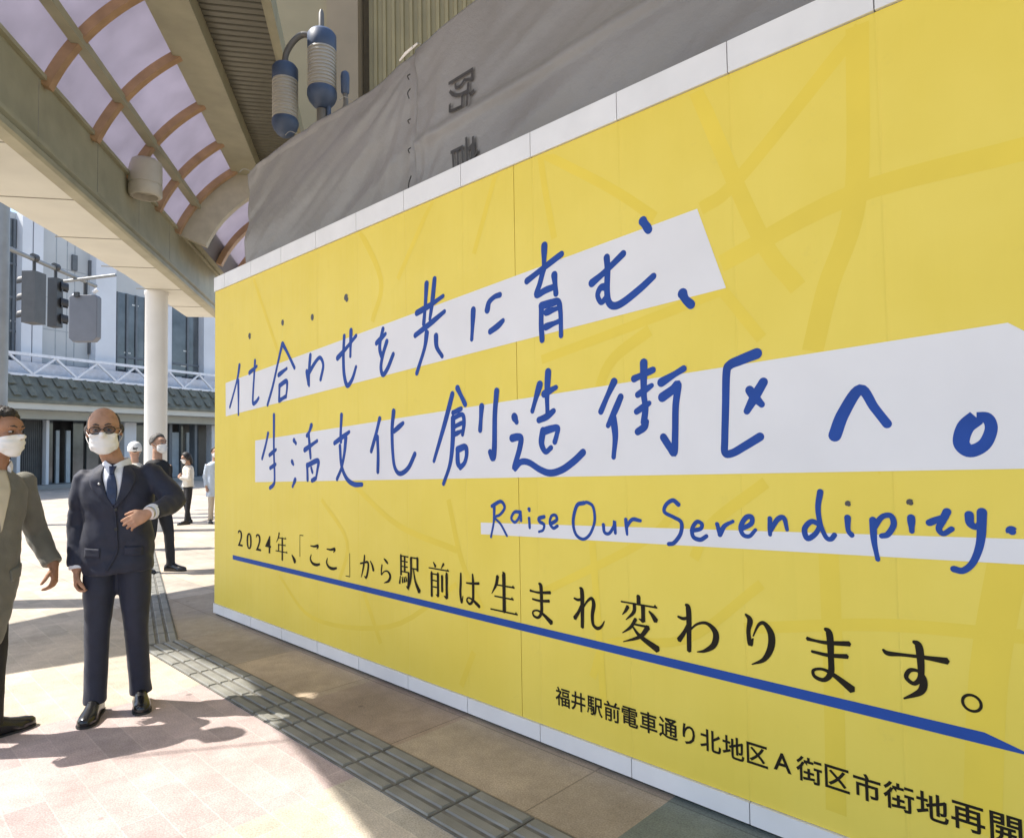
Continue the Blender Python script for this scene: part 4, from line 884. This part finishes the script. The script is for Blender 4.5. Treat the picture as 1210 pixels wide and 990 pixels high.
def glasses(root, HM):
    b = bmesh.new()
    for s in (-1, 1):
        P = [HM @ Vector((s*.033+.0265*math.cos(t), -.106+.010*abs(math.cos(t))*(1 if math.cos(t)*s > 0 else 0), .004+.020*math.sin(t))) for t in [2*math.pi*j/20 for j in range(21)]]
        tube(b, P, .0026, 6, caps=False)
        tube(b, [HM @ Vector(q) for q in ((s*.059, -.096, .008), (s*.074, -.05, .010), (s*.080, .015, .012))], .002, 6)
    tube(b, [HM @ Vector(q) for q in ((-.007, -.108, .006), (0, -.112, .010), (.007, -.108, .006))], .002, 6)
    o = obj('glasses', b, mat('glasses_frame', (.015, .012, .012), .25), root)
    lm = mat('lens_tint', (.05, .04, .035), .05); lm.node_tree.nodes['Principled BSDF'].inputs['Alpha'].default_value = .45
    for s in (-1, 1):
        b = bmesh.new(); b.faces.new([b.verts.new(HM @ Vector((s*.033+.0255*math.cos(t), -.1055+.010*abs(math.cos(t))*(1 if math.cos(t)*s > 0 else 0), .004+.019*math.sin(t)))) for t in [2*math.pi*j/20 for j in range(20)]]); obj('lens', b, lm, o)
    return o
def sleeve(b, s, e, w_, r, trim=.0, cuff=1.0):
    s, e, w_ = Vector(s), Vector(e), Vector(w_); w2 = e.lerp(w_, cuff)
    a = (s-e).normalized(); c = (w2-e).normalized()
    tube(b, [s-Vector((0, 0, .0)), s.lerp(e, .3), s.lerp(e, .7), e+a*.03, e, e+c*.03, e.lerp(w2, .5), w2], [r[0], r[0]*.98, r[1]*1.04, r[1]*1.02, r[1], r[1]*.98, r[2]*1.08, r[2]], 16)
def legs(b, J, r, bottom=(0, 0)):
    for i in (0, 1):
        H, K, A_ = Vector(J['hip'][i]), Vector(J['kn'][i]), Vector(J['an'][i])
        tube(b, [H+Vector((0, 0, .06)), H, H.lerp(K, .5), K, K.lerp(A_, .5), A_+(K-A_)*.12, A_-Vector((0, 0, .022))], [r[0], r[0], r[1], r[2], r[3]*1.03, r[3], r[3]*1.05], 18)
    c = (Vector(J['hip'][0])+Vector(J['hip'][1]))/2; ell(b, c+Vector((0, 0, .05)), (.155, .115, .12))
def shoe(root, an, td, m, L=.285, w_=.047, sole=None):
    an = Vector(an); td = Vector((td[0], td[1], 0)).normalized(); sd_ = Vector((-td.y, td.x, 0)); h0 = Vector((an.x, an.y, 0))-td*.075
    b = bmesh.new(); G = []; n = 16
    prof = [(0, .030, .062, .030), (.03, .036, .085, .0), (.09, .037, .095, 0), (.13, .038, .082, 0), (.17, .043, .062, 0), (.21, w_, .050, 0), (.25, w_*.93, .042, 0), (.275, w_*.66, .034, 0), (.287, w_*.3, .024, 0)]
    for x, hw, ht, z0 in prof:
        x *= L/.285; row = []
        for j in range(n):
            a = 2*math.pi*j/n; c_, s_ = math.cos(a), math.sin(a); z = .010+(ht if s_ > 0 else .004)*(abs(s_)**.8)*(1 if s_ > 0 else -1)
            row.append(b.verts.new(h0+td*x+sd_*(hw*math.copysign(abs(c_)**.8, c_))+Vector((0, 0, z+.006))))
        G.append(row)
    for i in range(len(G)-1):
        for j in range(n): b.faces.new((G[i][j], G[i][(j+1) % n], G[i+1][(j+1) % n], G[i+1][j]))
    b.faces.new(G[0][::-1]); b.faces.new(G[-1]); bmesh.ops.recalc_face_normals(b, faces=b.faces)
    o = obj('shoe', b, m, root, sm=60)
    b = bmesh.new(); pts = []
    for x, hw, ht, z0 in prof: pts.append((x*L/.285, hw+.003))
    poly = [h0+td*x+sd_*w2 for x, w2 in pts]+[h0+td*x-sd_*w2 for x, w2 in pts[::-1]]
    prism(b, [(p.x, p.y) for p in poly], 'z', .0, .0115); obj('sole', b, sole or mat('sole_black', (.02, .02, .02), .6), o)
    b = bmesh.new()
    for k in range(3):
        x = .115+.022*k; P = [h0+td*(x*L/.285)+sd_*q+Vector((0, 0, .103-.012*k-6*q*q)) for q in (-.02, 0, .02)]; tube(b, P, .0028, 6)
    obj('lace', b, m, o)
    return o
def conform(name, tree, left, right, off, m, root, nx=8, ny=18, thick=.003, ydir=1, wob=0):
    """cloth piece lying on the front of a garment; left/right are (x, z) edge lines from top to bottom"""
    Lc = catmull([(p[0], p[1], 0) for p in left], 8); Rc = catmull([(p[0], p[1], 0) for p in right], 8)
    def smp(P, t): f = t*(len(P)-1); i = min(int(f), len(P)-2); return P[i].lerp(P[i+1], f-i)
    last = [None]
    def fn(u, v_):
        p = smp(Lc, v_).lerp(smp(Rc, v_), u); hit = tree.ray_cast(Vector((p.x, -1.2, p.y)), Vector((0, 1, 0)))
        y = hit[0].y if hit[0] else (last[0] or 0); last[0] = y
        return Vector((p.x, y-off, p.y))
    b = bmesh.new(); ngrid(b, fn, nx, ny); bmesh.ops.recalc_face_normals(b, faces=b.faces)
    o = obj(name, b, m, root, sm=180); md = o.modifiers.new('t', 'SOLIDIFY'); md.thickness = thick; md.offset = 0
    return o
def wr_fn(seed, amp=.006, fx=9, fz=5):
    return lambda c: -amp*1.5*(.3-abs(noise.noise(Vector((c.x*fx*.7+c.z*2.2, c.y*fx*.7+seed, c.z*fz*1.1-c.x*3)))))+amp*noise.noise(Vector((c.x*fx+seed, c.y*fx, c.z*fz+c.x*4)))+amp*.5*noise.noise(Vector((c.x*22+c.z*10, c.y*22, c.z*18+seed)))

# --- the man in the suit -------------------------------------------------
SUIT = mat('suit_navy', (.012, .016, .036), .65, .15, 20, .25, 260, sheen=.1); SHIRT = mat('shirt_white', (.74, .76, .82), .7, .03, 9, .05, 90); TIE = mat('tie_navy', (.016, .032, .085), .45, .2, 60, .2, 220); SHOEB = mat('shoe_black', (.012, .012, .013), .22, .1, 8, spec=.6)
bp = at_z(137, 838); face = Vector((-bp.x, -bp.y)).normalized()
J = dict(head=(-.062, -.045, 1.583), yaw=R(9), tilt=R(-3), nod=R(3), hs=1.05, neck=(-.01, .0, 1.375),
 torso=[(.86, 0, 0, .17, .11), (1.0, 0, 0, .165, .108), (1.15, 0, 0, .165, .11), (1.25, .0, 0, .170, .11), (1.31, 0, 0, .13, .085), (1.35, 0, .0, .065, .055)],
 sh=[(-.165, .0, 1.325), (.165, .0, 1.345)], el=[(-.205, .03, 1.045), (.312, -.06, 1.165)], wr=[(-.188, -.045, .80), (.215, -.275, 1.125)],
 hand=[((.02, -.10, -1), (1, .1, 0), (0, -1, -.1), 1.0), ((-.80, -.22, -.42), (-.1, .9, -.25), (-.2, -.1, 1), .55)],
 hip=[(-.085, .01, .86), (.085, .01, .86)], kn=[(-.088, -.035, .46), (.10, .0, .46)], an=[(-.092, -.045, .085), (.112, .06, .085)], toe=[(.0, -1, 0), (.26, -1, 0)])
brot = math.atan2(face.y, face.x)+math.pi/2-R(13)
suit, body, tree, HM = person('person', (bp.x, bp.y, 0), brot, J, skin_mat('skin_tan', (.42, .235, .15)), .0048, 'man in navy suit and tie with white mask and glasses, hand held before his chest')
eyes(suit, HM, (.05, .04, .035)); mask(suit, tree, HM); glasses(suit, HM)
def bald(d):
    az = abs(math.degrees(math.atan2(d.x, -d.y))); el = math.degrees(math.asin(d.z))
    return min((az-72)/60, (58-el+.0*az)/60, (el+28+(az-90)*.12)/40)
hair(suit, tree, HM, bald, .004, mat('hair_grey_short', (.05, .045, .042), .8, .4, 90, .4, 300), rough=.6)
b = bmesh.new()
ring_loft(b, [(.775, .005, .005, .186, .128), (.80, .005, .005, .190, .132), (.95, .003, .0, .186, .130), (1.08, .003, 0, .176, .125), (1.20, .0, -.002, .183, .130), (1.30, .0, 0, .188, .128), (1.342, -.002, .002, .160, .106), (1.372, -.005, .008, .112, .085), (1.392, -.008, .012, .080, .070)], p=2.4)
for i in (0, 1): sleeve(b, J['sh'][i], J['el'][i], J['wr'][i], (.063, .060, .049), cuff=.90); ell(b, Vector(J['sh'][i])+Vector((0, 0, .0)), (.052, .060, .050))
jk = voxel(b, 'jacket', .009, SUIT, suit, 9, wr_fn(3, .010, 8, 8)); jt = bvh(jk)
conform('shirt_front', jt, [(-.056, 1.378), (-.045, 1.31), (-.018, 1.22), (.012, 1.165)], [(.046, 1.378), (.050, 1.31), (.034, 1.22), (.016, 1.165)], .004, SHIRT, suit, ny=22)
tie = conform('tie', jt, [(-.019, 1.372), (-.014, 1.345), (-.022, 1.30), (-.020, 1.22), (.010, 1.165)], [(.012, 1.372), (.008, 1.345), (.022, 1.30), (.028, 1.22), (.018, 1.165)], .010, TIE, suit, nx=6, ny=22, thick=.006)
conform('tie_knot', jt, [(-.021, 1.378), (-.011, 1.338)], [(.014, 1.378), (.006, 1.338)], .018, TIE, tie, nx=5, ny=6, thick=.012)
for sgn, lab in ((-1, 0), (1, 1)):
    if sgn < 0: L_, R_ = [(-.072, 1.388), (-.112, 1.318), (-.095, 1.25), (.004, 1.155)], [(-.052, 1.388), (-.048, 1.31), (-.020, 1.22), (.014, 1.150)]
    else: L_, R_ = [(.044, 1.388), (.050, 1.31), (.034, 1.22), (.014, 1.150)], [(.062, 1.388), (.112, 1.322), (.098, 1.25), (.026, 1.150)]
    conform('lapel', jt, L_, R_, .0095, SUIT, jk, nx=6, ny=24, thick=.005)
# collar, front edge, buttons, pocket flap, pin
b = bmesh.new()
for sgn in (-1, 1):
    P = [Vector((-.006+sgn*x, y, z)) for x, y, z in ((.012, -.088, 1.368), (.042, -.070, 1.388), (.062, -.02, 1.402), (.058, .035, 1.410), (.0, .066, 1.415))]
    tube(b, catmull(P, 5), [(.020, .005)]*len(catmull(P, 5)), 8, up=(0, 0, 1))
obj('shirt_collar', b, SHIRT, suit, sm=60)
conform('front_edge', jt, [(.010, 1.15), (.022, 1.0), (.020, .90), (-.03, .80)], [(.019, 1.15), (.031, 1.0), (.029, .90), (-.018, .795)], .004, SUIT, jk, nx=2, ny=20, thick=.006)
for z in (1.14, 1.03):
    h = jt.ray_cast(Vector((.022, -1, z)), Vector((0, 1, 0)))[0]; b = bmesh.new(); bmesh.ops.create_cone(b, cap_ends=True, segments=14, radius1=.010, radius2=.009, depth=.005, matrix=Matrix.Translation(h-Vector((0, .006, 0))) @ Matrix.Rotation(R(90), 4, 'X')); obj('button', b, mat('button_dark', (.012, .012, .014), .3), jk)
for x0, x1, z in ((-.14, -.055, .93), (.06, .15, .93)): conform('pocket_flap', jt, [(x0, z), (x0, z-.05)], [(x1, z-.006), (x1-.002, z-.056)], .004, SUIT, jk, nx=8, ny=4, thick=.005)
b = bmesh.new(); h = jt.ray_cast(Vector((-.062, -1, 1.285)), Vector((0, 1, 0)))[0]; bmesh.ops.create_uvsphere(b, u_segments=12, v_segments=8, radius=.007, matrix=Matrix.Translation(h-Vector((0, .014, 0)))); obj('lapel_pin', b, mat('pin_silver', (.7, .7, .68), .3, metal=.8), suit)
b = bmesh.new(); legs(b, J, (.090, .082, .064, .058)); voxel(b, 'trousers', .010, SUIT, suit, 5, wr_fn(11, .004, 9, 3))
for i in (0, 1): shoe(suit, J['an'][i], J['toe'][i], SHOEB)
for i in (0, 1):
    e, w_ = Vector(J['el'][i]), Vector(J['wr'][i]); b = bmesh.new(); tube(b, [e.lerp(w_, .84), e.lerp(w_, .96)], [.043, .041], 16); obj('shirt_cuff', b, SHIRT, suit, sm=40)
e, w_ = Vector(J['el'][1]), Vector(J['wr'][1]); c = e.lerp(w_, 1.0); ax = (w_-e).normalized(); b = bmesh.new(); tube(b, [c-ax*.008, c+ax*.008], [.036, .036], 16); o = obj('watch_strap', b, mat('watch_steel', (.45, .45, .44), .3, metal=.8), suit, sm=40)

# --- the man in the long coat -------------------------------------------
COAT = mat('coat_olive', (.15, .147, .122), .85, .14, 12, .3, 200, sheen=.2); TROU = mat('trousers_black', (.018, .017, .017), .8, .15, 12); HAIRD = mat('hair_black', (.018, .015, .014), .5, .4, 60, .5, 200)
ap = at_z(-13, 873); 
arot = math.atan2(-ap.y, -ap.x)+math.pi/2+R(30)
J = dict(head=(.012, -.05, 1.572), yaw=R(14), nod=R(4), hs=.98, neck=(.0, -.01, 1.36),
 torso=[(.80, -.05, 0, .14, .10), (1.0, -.03, 0, .15, .105), (1.15, -.02, 0, .155, .105), (1.27, -.01, 0, .16, .11), (1.34, 0, 0, .13, .085), (1.385, 0, 0, .07, .055)],
 sh=[(-.165, .01, 1.305), (.145, .0, 1.31)], el=[(-.29, .03, 1.05), (.25, .05, 1.02)], wr=[(-.27, -.10, .84), (.275, -.07, .835)],
 hand=[((.05, -.2, -1), (1, .1, 0), (0, -1, -.1), .8), ((-.18, -.32, -1), (-.6, .75, 0), (-.75, -.65, 0), .75)],
 hip=[(-.16, .02, .83), (-.015, .0, .83)], kn=[(-.20, .03, .45), (-.005, -.03, .45)], an=[(-.24, .14, .10), (.0, .0, .085)], toe=[(.3, -1, 0), (1, -.12, 0)])
manA, body, tree, HM = person('person', (ap.x, ap.y, 0), arot, J, skin_mat('skin_brown', (.36, .19, .115)), .0048, 'man in long olive coat and white mask walking in at the left edge')
eyes(manA, HM); mask(manA, tree, HM)
def full(d):
    az = abs(math.degrees(math.atan2(d.x, -d.y))); el = math.degrees(math.asin(d.z)); lo = 40 if az < 45 else (40-(az-45)*1.3 if az < 85 else -12-(az-85)*.25)
    return (el-lo)/60
hair(manA, tree, HM, full, .016, HAIRD, rough=.5)
b = bmesh.new()
ring_loft(b, [(.49, -.105, .0, .135, .13), (.52, -.10, .0, .142, .138), (.62, -.078, .0, .152, .140), (.75, -.055, .0, .160, .14), (.9, -.043, 0, .158, .135), (1.05, -.030, 0, .158, .13), (1.18, -.022, 0, .166, .132), (1.27, -.018, .0, .168, .128), (1.325, -.014, .0, .140, .105), (1.365, -.008, .005, .10, .082), (1.39, -.004, .01, .076, .068)], p=2.3)
for i in (0, 1): sleeve(b, J['sh'][i], J['el'][i], J['wr'][i], (.062, .062, .054), cuff=.93); ell(b, J['sh'][i], (.056, .062, .052))
ct = voxel(b, 'coat', .009, COAT, manA, 5, wr_fn(21, .010, 7, 4)); t2 = bvh(ct)
conform('shirt_front', t2, [(-.062, 1.375), (-.060, 1.28), (-.05, 1.16), (-.04, 1.06)], [(.018, 1.375), (.008, 1.28), (-.018, 1.17), (-.036, 1.07)], .004, mat('shirt_beige', (.52, .47, .36), .8, .06, 8), manA, ny=22)
conform('pocket_flap', t2, [(.015, .86), (.02, .80)], [(.095, .885), (.095, .825)], .004, COAT, ct, nx=8, ny=4, thick=.006)
b = bmesh.new()
P = [Vector(q) for q in ((.035, -.07, 1.375), (.066, -.035, 1.398), (.078, .02, 1.405), (.05, .07, 1.412), (-.01, .085, 1.415))]; tube(b, catmull(P, 5), [(.026, .008)]*21, 8, up=(0, 0, 1)); obj('shirt_collar', b, SHIRT, manA, sm=60)
b = bmesh.new(); legs(b, J, (.085, .078, .064, .055)); voxel(b, 'trousers', .010, TROU, manA, 5, wr_fn(31, .004, 9, 3))
for i in (0, 1): 
    shoe(manA, J['an'][i], J['toe'][i], SHOEB)
    a = Vector(J['an'][i]); b = bmesh.new(); tube(b, [a+Vector((0, 0, .05)), a+Vector((0, 0, -.02))], [.043, .045], 12); obj('sock', b, mat('sock_dark_red', (.10, .018, .018), .9), manA, sm=60)

# --- people farther back ------------------------------------------------
def passer(loc, facing, H, label, top, bottom, skinc, hairc, long_hair=False, masked=True, pose=None, vox=.008, tapered=1.0, nod=0, skirt=False):
    k = H/1.70; pose = pose or {}
    J = dict(head=(0, -.02-.03*(nod > 0), 1.585-.02*(nod > 0)), nod=nod, hs=.96, neck=(0, .0, 1.37),
     torso=[(.84, 0, 0, .15, .10), (1.0, 0, 0, .142, .10), (1.15, 0, 0, .148, .10), (1.28, 0, 0, .158, .105), (1.345, 0, 0, .13, .085), (1.39, 0, 0, .07, .055)],
     sh=[(-.155, .0, 1.315), (.155, .0, 1.315)], el=pose.get('el', [(-.20, .05, 1.04), (.20, .05, 1.04)]), wr=pose.get('wr', [(-.19, -.04, .82), (.19, -.04, .82)]),
     hand=pose.get('hand', [((0, -.1, -1), (1, 0, 0), (0, -1, 0), .6), ((0, -.1, -1), (-1, 0, 0), (0, -1, 0), .6)]),
     hip=[(-.08, .0, .85), (.08, .0, .85)], kn=pose.get('kn', [(-.085, -.02, .46), (.085, -.02, .46)]), an=pose.get('an', [(-.09, .03, .085), (.09, .0, .085)]), toe=pose.get('toe', [(-.15, -1, 0), (.15, -1, 0)]))
    root, body, tree, HM = person('person', loc, math.atan2(facing[1], facing[0])+math.pi/2, J, skin_mat('skin_light', skinc), vox, label)
    root.scale = (k, k, k)
    if masked: mask(root, tree, HM)
    eyes(root, HM)
    if long_hair:
        def reg(d):
            az = abs(math.degrees(math.atan2(d.x, -d.y))); el = math.degrees(math.asin(d.z)); lo = 38 if az < 35 else (38-(az-35)*2.6 if az < 70 else -60); return (el-lo)/50
        hair(root, tree, HM, reg, .022, hairc, sub=4)
        b = bmesh.new(); P = [HM @ Vector(q) for q in ((0, .06, .03), (0, .085, -.08), (0, .08, -.19))]; tube(b, P, [(.07, .085), (.05, .08), (.03, .06)], 14, up=(0, 1, 0)); obj('hair_length', b, hairc, root, sm=60)
    else: hair(root, tree, HM, full, .014, hairc, sub=4)
    b = bmesh.new(); zb2 = pose.get('hem', .80)
    ring_loft(b, [(zb2, 0, 0, .172*tapered, .125*tapered), (.95, 0, 0, .160, .118), (1.1, 0, 0, .158, .115), (1.22, 0, 0, .168, .12), (1.30, 0, 0, .165, .115), (1.35, 0, .002, .135, .10), (1.39, 0, .01, .078, .068)])
    for i in (0, 1): sleeve(b, J['sh'][i], J['el'][i], J['wr'][i], (.064, .056, .046), cuff=.92)
    voxel(b, 'jacket', .013, top, root, 4, wr_fn(sum(loc), .009))
    b = bmesh.new(); legs(b, J, (.085, .078, .062, .053)); voxel(b, 'trousers', .013, bottom, root, 4, wr_fn(5+loc[0], .005, 8, 3))
    for i in (0, 1): shoe(root, J['an'][i], J['toe'][i], SHOEB)
    return root, HM
BLK = mat('cloth_black', (.016, .016, .018), .8, .15, 9); WHC = mat('cloth_white', (.68, .64, .56), .8, .06, 6); PBL = mat('cloth_pale_blue', (.50, .58, .68), .8, .06, 6); BEI = mat('cloth_beige', (.48, .42, .34), .8, .06, 6)
GRH = mat('hair_grey', (.09, .085, .08), .6, .4, 60, .4, 200)
c = at_z(185, 676); rc, _ = passer((c.x, c.y, 0), (.85, -.3), 1.68, 'grey haired person in black suit and white mask half hidden behind the suited man', BLK, BLK, (.45, .27, .19), GRH,
  pose=dict(an=[(-.10, .10, .085), (.12, -.10, .085)], kn=[(-.09, .0, .46), (.11, -.08, .46)]))
c = at_z(222, 619); cross = dict(el=[(-.20, -.02, 1.06), (.20, -.02, 1.06)], wr=[(-.02, -.20, 1.13), (.05, -.20, 1.11)], hand=[((.9, -.1, .2), (0, .9, 0), (0, 0, 1), .7), ((-.9, -.1, .2), (0, .9, 0), (0, 0, 1), .7)], an=[(-.12, .06, .085), (.11, -.06, .085)], hem=.88)
rd, HMd = passer((c.x, c.y, 0), (-.75, -.65), 1.46, 'woman in white jacket and black trousers with dark hair looking down with folded arms', WHC, BLK, (.5, .31, .23), HAIRD, long_hair=True, pose=cross, nod=R(18))
c = at_z(254, 618); re_, _ = passer((c.x, c.y, 0), (.6, -.8), 1.55, 'person in pale blue top and beige trousers partly hidden by the hoarding edge', PBL, BEI, (.5, .31, .23), HAIRD, pose=dict(hem=.60), tapered=1.15)
c = at_y(159, 560, 10.2); rf, HMf = passer((c.x, c.y, 0), (-.5, .85), 1.60, 'person in white cap and white jacket facing away behind the shoulder of the suited man', WHC, BEI, (.5, .31, .23), GRH)
b = bmesh.new(); lathe(b, [(.100, -.015), (.109, .0), (.107, .06), (.090, .112), (.055, .146), (.012, .158)], 20, (0, .016)); 
for s_ in range(1): 
    P = [(x, y, .05) for x, y in ((-.08, -.05), (-.07, -.15), (0, -.18), (.07, -.15), (.08, -.05))]; prism(b, [(p[0], p[1]) for p in P], 'z', .047, .055)
b.transform(HMf); obj('cap', b, mat('cap_white', (.75, .74, .72), .7), rf, sm=40)
